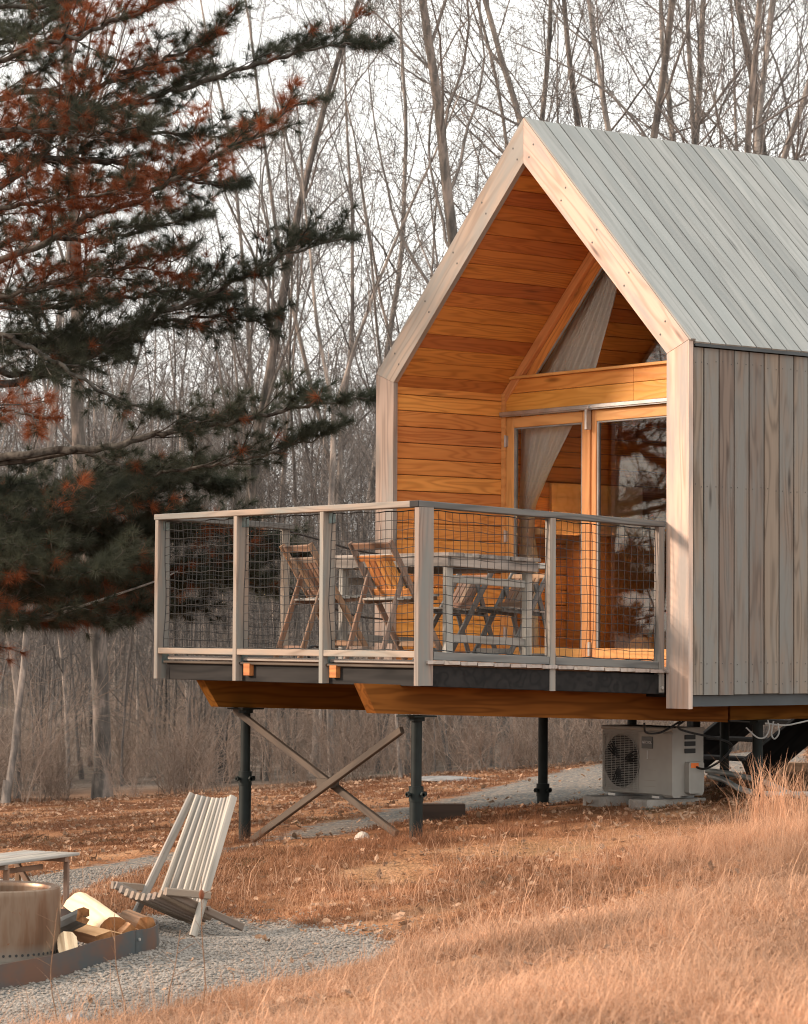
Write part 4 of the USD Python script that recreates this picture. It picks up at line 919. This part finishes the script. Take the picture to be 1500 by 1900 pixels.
LIMBS = [  # pixel polyline, depths, radius, share of brown, density
    ([(-60, 865), (100, 838), (215, 826), (330, 798), (420, 782), (540, 760), (670, 738)], (24.4, 24.2, 24.0, 23.9, 23.8, 23.7, 23.6), .045, 0.02, 1.0, 0.55, 0),
    ([(130, 842), (240, 875), (330, 872), (430, 858), (540, 830), (620, 800)], (24.3, 24.2, 24.1, 24.0, 23.9, 23.9), .022, 0.04, 1.0, 0.50, 0),
    ([(-40, 300), (130, 296), (230, 302), (330, 330), (430, 345)], (24.5, 24.6, 24.7, 24.8, 25), .05, 0.10, 1.2, 0.30, .05),
    ([(30, 330), (120, 215), (200, 150), (300, 112), (420, 60)], (24.5, 24.3, 24.1, 24, 23.9), .04, 0.55, 1.2, 0.30, 0),
    ([(60, 240), (200, 200), (350, 160), (480, 118), (600, 84), (680, 90)], (24.6, 24.8, 25.0, 25.0, 25.1, 25.2), .045, 0.06, 1.1, 0.30, 0),
    ([(40, 470), (160, 402), (260, 370), (380, 300), (480, 245), (560, 188)], (24.2, 24.0, 23.8, 23.6, 23.5, 23.4), .035, 0.88, 1.0, 0.30, 0),
    ([(-40, 400), (60, 375), (160, 365), (250, 350)], (23.8, 23.5, 23.2, 23.0), .03, 0.90, 1.1, 0.30, 0),
    ([(100, 690), (260, 600), (400, 540), (520, 478), (640, 440)], (24.8, 24.9, 25.0, 25.0, 25.1), .04, 0.02, 1.25, 0.30, 0),
    ([(-20, 560), (120, 520), (220, 500), (330, 480)], (24.0, 23.7, 23.5, 23.3), .03, 0.5, 1.3, 0.30, 0),
    ([(-40, 130), (60, 90), (160, 60), (260, 20), (380, -30)], (24.2, 24.0, 23.8, 23.7, 23.6), .03, 0.42, 1.3, 0.30, 0),
    ([(-40, 20), (80, 10), (200, -40), (330, -90)], (24.5, 24.7, 24.9, 25.0), .03, 0.22, 1.2, 0.30, 0),
    ([(-30, 620), (80, 660), (180, 720), (280, 760), (360, 775)], (24.3, 24.1, 23.9, 23.8, 23.7), .028, 0.04, .55, 0.30, .18),
    ([(-30, 700), (60, 690), (160, 640), (280, 600), (400, 590), (500, 600)], (24.8, 25.1, 25.3, 25.4, 25.5, 25.6), .035, 0.02, 1.2, 0.30, .05),
    ([(-40, 760), (10, 760), (60, 775), (80, 790)], (23.6, 23.4, 23.2, 23.1), .015, 0.95, .6, 0.40, 0),
    ([(-30, 1000), (60, 1010), (150, 1015), (240, 1000), (330, 985)], (24.6, 24.8, 25.0, 25.2, 25.4), .035, 0.05, 2.4, 0.12, .05),
    ([(-30, 1080), (60, 1100), (160, 1110), (260, 1090), (380, 1060), (480, 1040)], (24.8, 25.2, 25.5, 25.8, 26.1, 26.4), .035, 0.06, 2.4, 0.12, .05),
    ([(-30, 930), (80, 925), (180, 905), (300, 890), (420, 900)], (24.9, 25.2, 25.4, 25.6, 25.8), .035, 0.02, 2.4, 0.12, .05),
    ([(-30, 1150), (60, 1150), (160, 1150), (260, 1140)], (23.9, 23.7, 23.6, 23.6), .03, 0.25, 2.0, 0.12, .05),
    ([(-30, 1040), (50, 1060), (130, 1070), (220, 1040)], (23.9, 23.6, 23.4, 23.3), .03, 0.05, 2.2, 0.12, .05),
    ([(-30, 460), (70, 440), (180, 445), (290, 420), (380, 400)], (25.0, 25.3, 25.6, 25.8, 26.0), .035, 0.05, 1.3, 0.30, .02),
    ([(-30, 190), (90, 170), (210, 230), (330, 250), (450, 250)], (24.9, 25.3, 25.7, 26, 26.2), .035, 0.08, 1.2, 0.30, .02),
    ([(-30, 560), (80, 570), (200, 560), (320, 540), (420, 560)], (25.0, 25.3, 25.5, 25.7, 25.9), .035, 0.03, 1.3, 0.30, .04),
    ([(-30, 660), (60, 640), (150, 640), (230, 650)], (25.1, 25.5, 25.9, 26.2), .03, 0.03, 1.3, 0.30, .05),
    ([(-30, 250), (60, 240), (160, 250), (260, 235)], (23.8, 23.4, 23.2, 23.0), .03, 0.4, 1.1, 0.30, .0),
    ([(-30, 90), (60, 60), (130, 10), (190, -60)], (24.9, 25.3, 25.5, 25.8), .03, 0.10, 1.2, 0.30, .0),
    ([(-20, 1010), (100, 970), (210, 940), (300, 950)], (24.2, 24.2, 24.3, 24.4), .03, 0.03, 2.2, 0.20, .05),
]
LIMBS += [
    ([(-30, 985), (150, 1000), (330, 985), (440, 1000), (530, 1030)], (25.0, 25.6, 26.2, 26.6, 26.9), .035, .04, 2.2, .2, .03),
    ([(-30, 1110), (150, 1075), (320, 1085), (430, 1075), (500, 1090)], (25.2, 25.9, 26.5, 26.9, 27.1), .035, .08, 2.2, .2, .03),
    ([(-30, 1060), (120, 1130), (240, 1120), (340, 1130)], (25.5, 26.1, 26.6, 27.0), .03, .15, 2.0, .2, .03)]
for i, (px, ds, r0, br, dn, st_, dr) in enumerate(LIMBS):
    limb([at(a[0], a[1], d) for a, d in zip(px, ds)], r0, br, dn, i, start=st_, droop=dr)
# limbs on the other sides and above the picture, so that the tree is whole from every side
rr_ = np.random.default_rng(5)
for i in range(16):
    z = 2.2 + i * .8; ang = rr_.uniform(-1.0, 1.0) + math.pi + vang; ln = 3.9 * (1 - z / 22)
    d = A3(math.cos(ang), math.sin(ang), .1)
    pts = [O + trunk_at(z) + d * ln * t + A3(0, 0, .25 * t * t) for t in (.25, .5, .75, 1)]
    limb(pts, .035, .15, .75, 200 + i, nn=36, start=.2, base_z=z)
for i in range(14):     # unseen limbs added towards the open side to shade the left of the gable
    z = 2.6 + i * .55; ang = math.atan2(-.62, .785) + rr_.uniform(-.5, .12); ln = 3.9 * (1 - z / 22)
    d = A3(math.cos(ang), math.sin(ang), .1)
    limb([O + trunk_at(z) + d * ln * t + A3(0, 0, .2 * t * t) for t in (.25, .5, .75, 1)], .035, .15, .9, 400 + i, nn=40, start=.2, base_z=z)
for i in range(7):
    z = 11.5 + i * .8; ang = vang + rr_.uniform(-1.2, 1.2); ln = 3.0 * (1 - z / 20)
    d = A3(math.cos(ang), math.sin(ang), .25)
    limb([O + trunk_at(z) + d * ln * t for t in (.3, .6, 1)], .03, .25, .8, 300 + i, nn=30, start=.2, base_z=z)
tb_ = thing('limb', None, None, parent=pine)
mesh('branch', tube([p - O for p in bez([at(118, 1136, 23.4), at(190, 1112, 23.4), at(290, 1078, 23.5), at(330, 1060, 23.6)])], np.linspace(.014, .005, 37), 6), 'bark_grey', tb_)

# ------------------------------------------------------------------ the wood behind
def bare_tree(seed, h, r0, fork=None, lean=0.0, nb=15, levels=4, twig=.0029, crown_from=.22):
    r = np.random.default_rng(seed); trunks, br = [], []
    def grow(p, d, L, rad, lev, endr):
        n = max(3, int(L / (.55 if lev == 0 else .28 if lev == 1 else .2)) + 1); n = min(n, 26)
        pts = [p]; wob = (.035, .10, .14, .16, .18)[lev]
        for i in range(n):
            d = d + r.normal(0, wob, 3) + A3(0, 0, (.012, .05, .04, .03, .02)[lev]); d = d / np.linalg.norm(d); pts.append(pts[-1] + d * L / n)
        pts = np.array(pts); rads = np.linspace(1, 0, n + 1) ** .85 * (rad - endr) + endr
        (trunks if lev == 0 else br).append(tube(pts, rads, (8, 5, 4, 3, 3)[lev]))
        if lev >= levels: return
        cnt = (nb, 7, 5, 4)[lev]
        if lev: cnt = max(2, int(cnt * min(1.2, L / (2.6, 2.6, 1.1, .6)[lev]) + .5))
        for c in range(cnt):
            t = (crown_from if lev == 0 else .18) + (1 - (crown_from if lev == 0 else .18)) * (c + r.random()) / cnt; t = min(t, .97)
            f = t * n; i0 = min(int(f), n - 1); q_ = pts[i0] + (pts[i0 + 1] - pts[i0]) * (f - i0); dd = pts[i0 + 1] - pts[i0]; dd /= np.linalg.norm(dd)
            ang = r.uniform(.45, .95) if lev else r.uniform(.45, 1.0)
            rnd = r.standard_normal(3); rnd -= rnd @ dd * dd; rnd /= np.linalg.norm(rnd)
            nd = dd * math.cos(ang) + rnd * math.sin(ang)
            cl = L * (r.uniform(.22, .40) * (1.1 - .6 * t) if lev == 0 else r.uniform(.30, .58) * (1.1 - .5 * t))
            cr_ = max(rads[i0] * r.uniform(.24, .46), twig)
            grow(q_, nd, cl, cr_, lev + 1, twig * (.8 if lev > 1 else 1))
    d0 = A3(lean, lean * .3, 1); d0 /= np.linalg.norm(d0)
    if fork:
        hf = h * fork; n = 8; p = A3(0, 0, -.3); pts = [p]; d = d0
        for i in range(n): d = d + r.normal(0, .03, 3); d /= np.linalg.norm(d); pts.append(pts[-1] + d * (hf + .3) / n)
        trunks.append(tube(pts, np.linspace(r0 * 1.25, r0, n + 1), 9))
        for s in (-1, 1):
            grow(pts[-1], d + A3(s * r.uniform(.16, .3), s * r.uniform(-.15, .15), 0), (h - hf) * r.uniform(.85, 1.05), r0 * .78, 0, .012)
    else:
        grow(A3(0, 0, -.3), d0, h, r0, 0, .010)
        trunks.append(tube([(0, 0, -.3), (0, 0, .05), (d0[0] * .35, d0[1] * .35, .35)], [r0 * 1.5, r0 * 1.25, r0], 9))
    return cat_(trunks), cat_(br)
PROTO = [  # seed, height, radius, fork, lean, branches, bark
    (11, 14.5, .066, None, .00, 20, 'bark_grey'), (12, 13.0, .050, None, .06, 17, 'bark_grey'), (13, 16.0, .085, .35, .0, 15, 'bark_dark'),
    (14, 12.0, .042, None, -.10, 16, 'bark_grey'), (15, 15.5, .078, .22, .03, 15, 'bark_grey'), (16, 10.5, .036, None, .13, 15, 'twig'), (17, 15.0, .115, None, -.03, 20, 'bark_dark'),
    (18, 10.0, .034, None, .03, 11, 'bark_dark'), (19, 9.0, .028, None, -.06, 10, 'bark_grey'), (20, 11.5, .044, .5, .02, 9, 'bark_grey')]
KIND = ['straight slender grey tree', 'slim grey tree leaning slightly', 'tall dark forked tree', 'thin grey leaning tree', 'pale grey tree forked low down', 'thin bent sapling', 'thick dark straight tree']
meshes = [bare_tree(s, h, r0, fk, ln, nb) for (s, h, r0, fk, ln, nb, bk) in PROTO]
first = [None] * len(PROTO)
def bare(k, l, d, label, rz_=None, sc_=1.0, group=None):
    x, y_ = lat(l, d); z = float(gz(x, y_)); rz_ = rng.uniform(0, 360) if rz_ is None else rz_
    if first[k] is None:
        o = thing('bare_tree', label, 'tree', (x, y_, z), rz_, group, scale=sc_)
        mesh('trunk', meshes[k][0], PROTO[k][6], o, True); mesh('crown', meshes[k][1], 'twig', o)
        first[k] = o; return o
    return copy_of(first[k], label, (x, y_, z), rz_, sc_, group)
placed = []
HERO = [  # px of the foot, depth, kind, scale, what tells it apart
    (195, 35.5, 6, 1.0, 'thick dark trunk standing left of the deck, behind the lounge chair'),
    (208, 37.5, 1, 1.0, 'pale slim trunk just right of the thick dark one left of the deck'),
    (135, 36.5, 3, 1.1, 'pale leaning trunk between the left picture edge and the thick dark trunk'),
    (15, 34.5, 1, .9, 'slim trunk at the far left, behind the camp table'),
    (38, 36.0, 3, 1.0, 'crooked thin trunk second from the left picture edge'),
    (322, 36.5, 0, 1.2, 'straight grey trunk behind the top of the lounge chair'),
    (410, 38.5, 6, .9, 'dark trunk just left of the left steel deck post'),
    (585, 40.0, 0, .8, 'slender pale trunk seen under the deck between its steel posts'),
    (940, 35.5, 6, 1.0, 'thick brown trunk under the deck, left of the rear steel post'),
    (985, 37.0, 2, .9, 'dark trunk right beside the thick brown one under the deck'),
    (1060, 39.0, 1, 1.0, 'slim lit trunk between the rear steel post and the air conditioner'),
    (905, 39.0, 4, 1.05, 'tall forked tree rising just left of the cabin gable'),
    (850, 41.0, 0, 1.1, 'slender tree rising well left of the gable above the porch roof'),
    (1150, 37.0, 4, 1.1, 'forked tree rising behind the ridge right of the gable tip'),
    (1182, 39.0, 0, 1.1, 'straight tree above the ridge, second right of the gable tip'),
    (1215, 41.0, 2, 1.0, 'dark forked tree above the middle of the roof ridge'),
    (1245, 37.5, 4, 1.0, 'low forking tree above the middle of the roof, right of the dark one'),
    (1305, 40.0, 3, 1.15, 'thin leaning tree above the right half of the roof'),
    (1335, 38.0, 1, 1.2, 'slim tree above the right half of the ridge beside the curved one'),
    (1360, 36.5, 4, 1.0, 'curved pale tree above the right half of the roof'),
    (1425, 42.0, 0, 1.1, 'straight tree near the top right corner'),
    (1480, 38.0, 6, 1.0, 'thick tree at the right picture edge above the roof'),
    (1500, 41.0, 3, 1.1, 'thin tree cut by the right picture edge'),
    (640, 43.0, 0, 1.0, 'slender tree in the gap between the pine and the cabin'),
    (720, 40.5, 3, 1.1, 'thin tree leaning across the sky left of the porch roof'),
    (540, 46.0, 1, 1.1, 'slim tree seen above the deck railing, right of the pine limbs')]
for (px, d, k, s, lab) in HERO:
    l = (px - 750) / F * d; placed.append((l, d)); bare(k, l, d, lab, None, s)
def scatter(n, d0, d1, label, group, mind, kinds, s0, s1, wide=1.45):
    c = 0; tries = 0
    while c < n and tries < n * 60:
        tries += 1
        d = math.sqrt(rng.uniform(d0 ** 2, d1 ** 2)); l = rng.uniform(-1, 1) * .1423 * d * wide
        if any((l - a) ** 2 + (d - b) ** 2 < mind ** 2 for a, b in placed): continue
        placed.append((l, d)); k = int(rng.choice(kinds)); bare(k, l, d, label, None, rng.uniform(s0, s1), group); c += 1
scatter(44, 37, 58, 'bare leafless tree among many in the near edge of the wood', 'bare trees at the near edge of the wood', 1.0, [0, 1, 3, 5, 3, 1], .45, .85)
scatter(80, 34.5, 56, 'bare sapling pole, one of many slim stems in the edge of the wood', 'slim saplings in the edge of the wood', .6, [7, 8, 9, 5, 7, 8], .55, 1.0)
scatter(55, 58, 100, 'bare leafless tree deeper in the wood on the rising slope', 'bare trees deeper in the wood', 1.6, [0, 1, 3, 3, 5, 7], .35, .62)
def instancer(name, protos, P, yaw, scale, which, label, kind='stuff', tilt=None):
    pi = UsdGeom.PointInstancer.Define(stage, path_of(name)); prim = pi.GetPrim()
    rel = pi.CreatePrototypesRel()
    for i, (nm, m, mt, sm) in enumerate(protos):
        o = mesh(nm, m, mt, prim, sm); rel.AddTarget(o.GetPath())
    pi.CreatePositionsAttr(Vt.Vec3fArray.FromNumpy(np.asarray(P, np.float32)))
    pi.CreateProtoIndicesAttr(Vt.IntArray.FromNumpy(np.asarray(which, np.int32)))
    yaw = np.asarray(yaw) / 2
    qs = np.zeros((len(P), 4)); qs[:, 0] = np.cos(yaw); qs[:, 3] = np.sin(yaw)
    if tilt is not None:   # random axis tilt first
        ax = tilt[0]; an = tilt[1] / 2; q1 = np.c_[np.cos(an), ax * np.sin(an)[:, None]]
        w1, x1, y1, z1 = qs.T; w2, x2, y2, z2 = q1.T
        qs = np.c_[w1 * w2 - x1 * x2 - y1 * y2 - z1 * z2, w1 * x2 + x1 * w2 + y1 * z2 - z1 * y2, w1 * y2 - x1 * z2 + y1 * w2 + z1 * x2, w1 * z2 + x1 * y2 - y1 * x2 + z1 * w2]
    pi.CreateOrientationsAttr(Vt.QuathArray([Gf.Quath(float(a), float(b), float(c), float(d)) for a, b, c, d in qs]))
    s = np.asarray(scale, np.float32); s = np.repeat(s[:, None], 3, 1) if s.ndim == 1 else s
    pi.CreateScalesAttr(Vt.Vec3fArray.FromNumpy(s))
    return tag(prim, label, None, None, kind)
# far wood: one mass
far_p = [bare_tree(31 + i, 13, .09, None, 0, 12, 3, .012) for i in range(3)]
n = 240; d = np.sqrt(rng.uniform(85 ** 2, 150 ** 2, n)); l = rng.uniform(-1, 1, n) * .1423 * d * 1.6
XY = np.array([lat(a, b) for a, b in zip(l, d)]); Z = gz(XY[:, 0], XY[:, 1])
tag(instancer('distant_wood', [(f'tree_form', cat_(list(m)), 'twig', False) for m in far_p], np.c_[XY, Z], rng.uniform(0, 6.28, n), rng.uniform(.35, .6, n), rng.integers(0, 3, n), 'far bare wood covering the hillside'), None, 'wood')
for i in range(26):  # unseen trees, added only to be mirrored in the cabin glass
    d = rng.uniform(26, 48); l = -rng.uniform(13, 46); bare(int(rng.choice([0, 2, 4, 6])), l, d, 'bare leafless tree added out of view on the left for glass reflections', None, rng.uniform(.8, 1.1), 'bare trees added out of view for reflections')
thk = [cat_(list(bare_tree(41 + i, 7.5, .024, None, (.04, -.05, .1, 0)[i], 10, 3, .0042, .12))) for i in range(4)]
n = 900; d = np.sqrt(rng.uniform(37 ** 2, 95 ** 2, n)); l = rng.uniform(-1, 1, n) * .1423 * d * 1.5
XY = np.array([lat(a, b) for a, b in zip(l, d)]); Z = gz(XY[:, 0], XY[:, 1])
tag(instancer('thicket', [('stem_form', m, 'twig', False) for m in thk], np.c_[XY, Z], rng.uniform(0, 6.28, n), rng.uniform(.35, .95, n), rng.integers(0, 4, n), 'tangled mass of thin grey stems filling the wood'), None, 'thicket')
# brush
def bush(seed, h, ns):
    r = np.random.default_rng(seed); ms = []
    for i in range(ns):
        a = r.uniform(0, 6.28); p = A3(.25 * math.cos(a), .25 * math.sin(a), -.05) * r.uniform(.2, 1.2); d = A3(.3 * r.standard_normal(), .3 * r.standard_normal(), 1); L = h * r.uniform(.5, 1.1); pts = [p]; n_ = 6
        for k in range(n_): d = d + r.normal(0, .16, 3); d /= np.linalg.norm(d); pts.append(pts[-1] + d * L / n_)
        ms.append(tube(pts, np.linspace(.0075, .003, n_ + 1), 3))
        for k in range(1, n_ + 1):
            for w_ in range(2):
                dd = d + r.normal(0, .7, 3); dd /= np.linalg.norm(dd); e1_ = pts[k] + dd * L * r.uniform(.1, .28); e2 = e1_ + (dd + r.normal(0, .4, 3)) * L * .12
                ms.append(tube([pts[k], e1_, e2], [.0035, .0028, .002], 3))
    return cat_(ms)
bushes = [('bush_form', bush(70 + i, (1.5, 2.2, 1.1, 2.8)[i], (16, 14, 18, 12)[i]), 'brush', False) for i in range(4)]
n = 620; d = 34.5 + 50 * rng.random(n) ** 1.5; l = rng.uniform(-1, 1, n) * .1423 * d * 1.5
XY = np.array([lat(a, b) for a, b in zip(l, d)]); Z = gz(XY[:, 0], XY[:, 1])
tag(instancer('underbrush', bushes, np.c_[XY, Z], rng.uniform(0, 6.28, n), rng.uniform(.3, .75, n), rng.integers(0, 4, n), 'tangled brown leafless underbrush along the edge of the wood'), None, 'brush')

# ------------------------------------------------------------------ grass, leaves, stones
def tuft(seed, nb, h, spread, lay, wdt):
    r = np.random.default_rng(seed); vs, fs, k = [], [], 0
    for i in range(nb):
        a = r.uniform(0, 6.28); p = A3(math.cos(a), math.sin(a), 0) * spread * math.sqrt(r.random()); az = r.uniform(0, 6.28)
        ln = h * r.uniform(.5, 1.15); la = lay * r.uniform(.3, 1.3); hd = A3(math.cos(az), math.sin(az), 0); sd = A3(-hd[1], hd[0], 0) * wdt
        pts = []
        for t in (0, .4, .75, 1.0):
            th = la * (t ** 1.3); pts.append(p + hd * ln * t * math.sin(th) + A3(0, 0, ln * t * math.cos(th)) + A3(0, 0, -.006))
        w = (1, .85, .55)
        v = []
        for q_, ww in zip(pts[:3], w): v += [q_ - sd * ww, q_ + sd * ww]
        v.append(pts[3]); vs += v
        fs += [(k, k + 1, k + 3), (k, k + 3, k + 2), (k + 2, k + 3, k + 5), (k + 2, k + 5, k + 4), (k + 4, k + 5, k + 6)]; k += 7
    return np.array(vs), np.array(fs)
def field(n, d0, d1, wide=1.35, pw=2):
    d = (rng.uniform(d0 ** pw, d1 ** pw, n)) ** (1 / pw); l = rng.uniform(-1, 1, n) * .1423 * d * wide
    XY = C[:2] + FH * d[:, None] + _r[:2] * l[:, None]; return XY, l, d
def clear_of_house(XY):
    ring_d = np.hypot(XY[:, 0] - sx, XY[:, 1] - sy)
    return (ring_d > .37)
def grass(name, mat, label, n, d0, d1, forms, smin, smax, cond, pw=2):
    XY, l, d = field(int(n * 1.3), d0, d1, 1.75, pw); g_ = gravel_at(XY[:, 0], XY[:, 1])
    nz = meshkit.fbm(np.c_[XY * 1.1, np.zeros(len(XY))], 3, 9)
    keep = cond(XY, l, d, g_, nz) & clear_of_house(XY)
    XY = XY[keep]; m = len(XY)
    return tag(instancer(name, [('tuft_form', f, mat, False) for f in forms], np.c_[XY, gz(XY[:, 0], XY[:, 1])], rng.uniform(0, 6.28, m), rng.uniform(smin, smax, m) * (.75 + .5 * nz[keep]), rng.integers(0, len(forms), m), label), None, 'grass')
thatch = [tuft(100 + i, 22 + 2 * (i % 4), .038 + .0045 * i, .10, 1.25 + .09 * (i % 5), .0013 + .0001 * (i % 4)) for i in range(10)]
wisp = [tuft(120 + i, 6, .15, .09, .8, .0010) for i in range(6)]
tall = [tuft(140 + i, 26, .42, .09, 1.15, .0013) for i in range(4)]
brownf = [tuft(160 + i, 22, .045, .09, 1.6, .0018) for i in range(5)]
lit = lambda XY: np.clip((XY[:, 0] * .78 + 0), -9, 99)
grass('dry_grass', 'dry_grass', 'pale straw coloured matted dry grass covering the near slope', 40000, 7.8, 15.0, thatch, .5, 1.6, lambda XY, l, d, g_, nz: (g_ < .42 + .3 * (nz - .5)) & (nz + .14 * (d < 12.5) + .16 * rng.random(len(d)) > .54), 1.7)
grass('orange_grass', 'orange_grass', 'short orange brown dead grass on the middle of the slope', 32000, 12.0, 20.0, thatch, .35, 1.1, lambda XY, l, d, g_, nz: (g_ < .42 + .3 * (nz - .5)) & (nz + .2 * rng.random(len(d)) > .55), 1.7)
grass('wispy_grass', 'dry_grass', 'pale wispy grass stalks at the lower right', 2600, 7.8, 12.8, wisp, .5, 1.35, lambda XY, l, d, g_, nz: (g_ < .1) & (l > .12 * (d - 8.5)) & (nz > .40), 1.3)
grass('brown_grass', 'brown_grass', 'short brown dead grass and litter round the deck posts', 20000, 15, 36, brownf, .5, 1.5, lambda XY, l, d, g_, nz: (g_ < .5) & (nz > .42), 1.2)
grass('green_grass', 'green_grass', 'sparse green grass patches below the deck', 2500, 16.5, 26, thatch[:3], .6, 1.1, lambda XY, l, d, g_, nz: (g_ < .4) & (nz > .56), 1.5)
# the bank on the right: taller tussocks
def bank(name, label, pts, n, forms, s0, s1, spreadm, mat='dry_grass'):
    P = []; 
    for (px, py) in pts:
        p, d_ = ground_hit(px, py)
        for _ in range(n): P.append((p[0] + spreadm * rng.standard_normal(), p[1] + spreadm * rng.standard_normal()))
    P = np.array(P); m = len(P)
    return tag(instancer(name, [('tuft_form', f, mat, False) for f in forms], np.c_[P, gz(P[:, 0], P[:, 1])], rng.uniform(0, 6.28, m), rng.uniform(s0, s1, m), rng.integers(0, len(forms), m), label), None, 'grass')
bank('orange_tussock', 'small orange grass tussocks at the edge of the gravel', [(760, 1775), (930, 1772), (1270, 1785), (620, 1840), (830, 1845), (420, 1890)], 7, tall[2:], .3, .5, .08, 'orange_grass')
bank('tussock_grass', 'tall matted dry tussocks on the bank at the right', [(1290, 1590), (1340, 1585), (1390, 1575), (1440, 1565), (1490, 1560), (1360, 1620), (1430, 1620), (1490, 1610), (1250, 1600), (1540, 1560)], 26, tall, .35, .75, .22)
bank('reed_tuft', 'pale upright grass tuft standing highest on the bank', [(1425, 1545), (1450, 1550)], 10, [tuft(180, 22, .48, .06, .45, .0018), tuft(181, 18, .52, .05, .6, .0018)], .7, 1.1, .09)
bank('post_tussock', 'dead grass tussocks at the feet of the deck posts', [(470, 1570), (440, 1568), (730, 1560), (790, 1570), (690, 1570), (640, 1590), (870, 1560), (1000, 1545), (1120, 1530)], 14, tall[:2], .3, .6, .16, 'brown_grass')
straws = [tuft(190 + i, 5, .30, .12, 1.5, .0014) for i in range(4)]
grass('lying_straw', 'dry_grass', 'single long straws lying over the slope', 2600, 8, 19, straws, .5, 1.3, lambda XY, l, d, g_, nz: (g_ < .35), 1.6)
# leaves
def leaf(seed):
    r = np.random.default_rng(seed); n = 7; v = []
    for i in range(n):
        a = i / n * 6.283; v.append((.024 * math.cos(a) * r.uniform(.7, 1.2), .015 * math.sin(a) * r.uniform(.7, 1.3), .007 * r.standard_normal() + .006))
    return np.array([(0, 0, .002)] + v), np.array([(0, 1 + i, 1 + (i + 1) % n) for i in range(n)])
XY, l, d = field(17000, 8, 36, 1.45, 1.5); g_ = gravel_at(XY[:, 0], XY[:, 1]); nz = meshkit.fbm(np.c_[XY * .8, np.ones(len(XY))], 3, 4)
k = ((g_ < .5) | (rng.random(len(g_)) < .10)) & (nz + .45 * rng.random(len(g_)) > .52) & clear_of_house(XY); XY = XY[k]; m = len(XY)
axr = np.c_[rng.standard_normal((m, 2)), np.zeros(m)]; axr /= np.linalg.norm(axr, axis=1, keepdims=True)
tag(instancer('leaf_litter', [('leaf_form', leaf(i), 'leaf_litter', False) for i in range(5)], np.c_[XY, gz(XY[:, 0], XY[:, 1]) + .02], rng.uniform(0, 6.28, m), rng.uniform(.4, .85, m) * rng.uniform(1, 2.1, m), rng.integers(0, 5, m), 'curled dead leaves scattered over the ground', tilt=(axr, np.abs(rng.normal(0, .5, m)))), None, 'leaves')
# gravel stones
def pebble(seed):
    s = trimesh.creation.icosphere(1); v = np.asarray(s.vertices); v = v * (.7 + .6 * meshkit.noise(v * 1.6 + seed, seed))[:, None] * A3(1, .8, .6) * .0095; return v, np.asarray(s.faces)
XY, l, d = field(90000, 11.5, 20, 1.35, 1.5); g_ = gravel_at(XY[:, 0], XY[:, 1]); k = (g_ > .12 + .55 * rng.random(len(g_))) & clear_of_house(XY); XY = XY[k]; m = len(XY)
tag(instancer('gravel_stones', [('stone_form', pebble(i), 'pebble', False) for i in range(6)], np.c_[XY, gz(XY[:, 0], XY[:, 1]) + .003], rng.uniform(0, 6.28, m), rng.uniform(.45, 1.35, m), rng.integers(0, 6, m), 'loose grey gravel round the fire pit'), None, 'gravel')
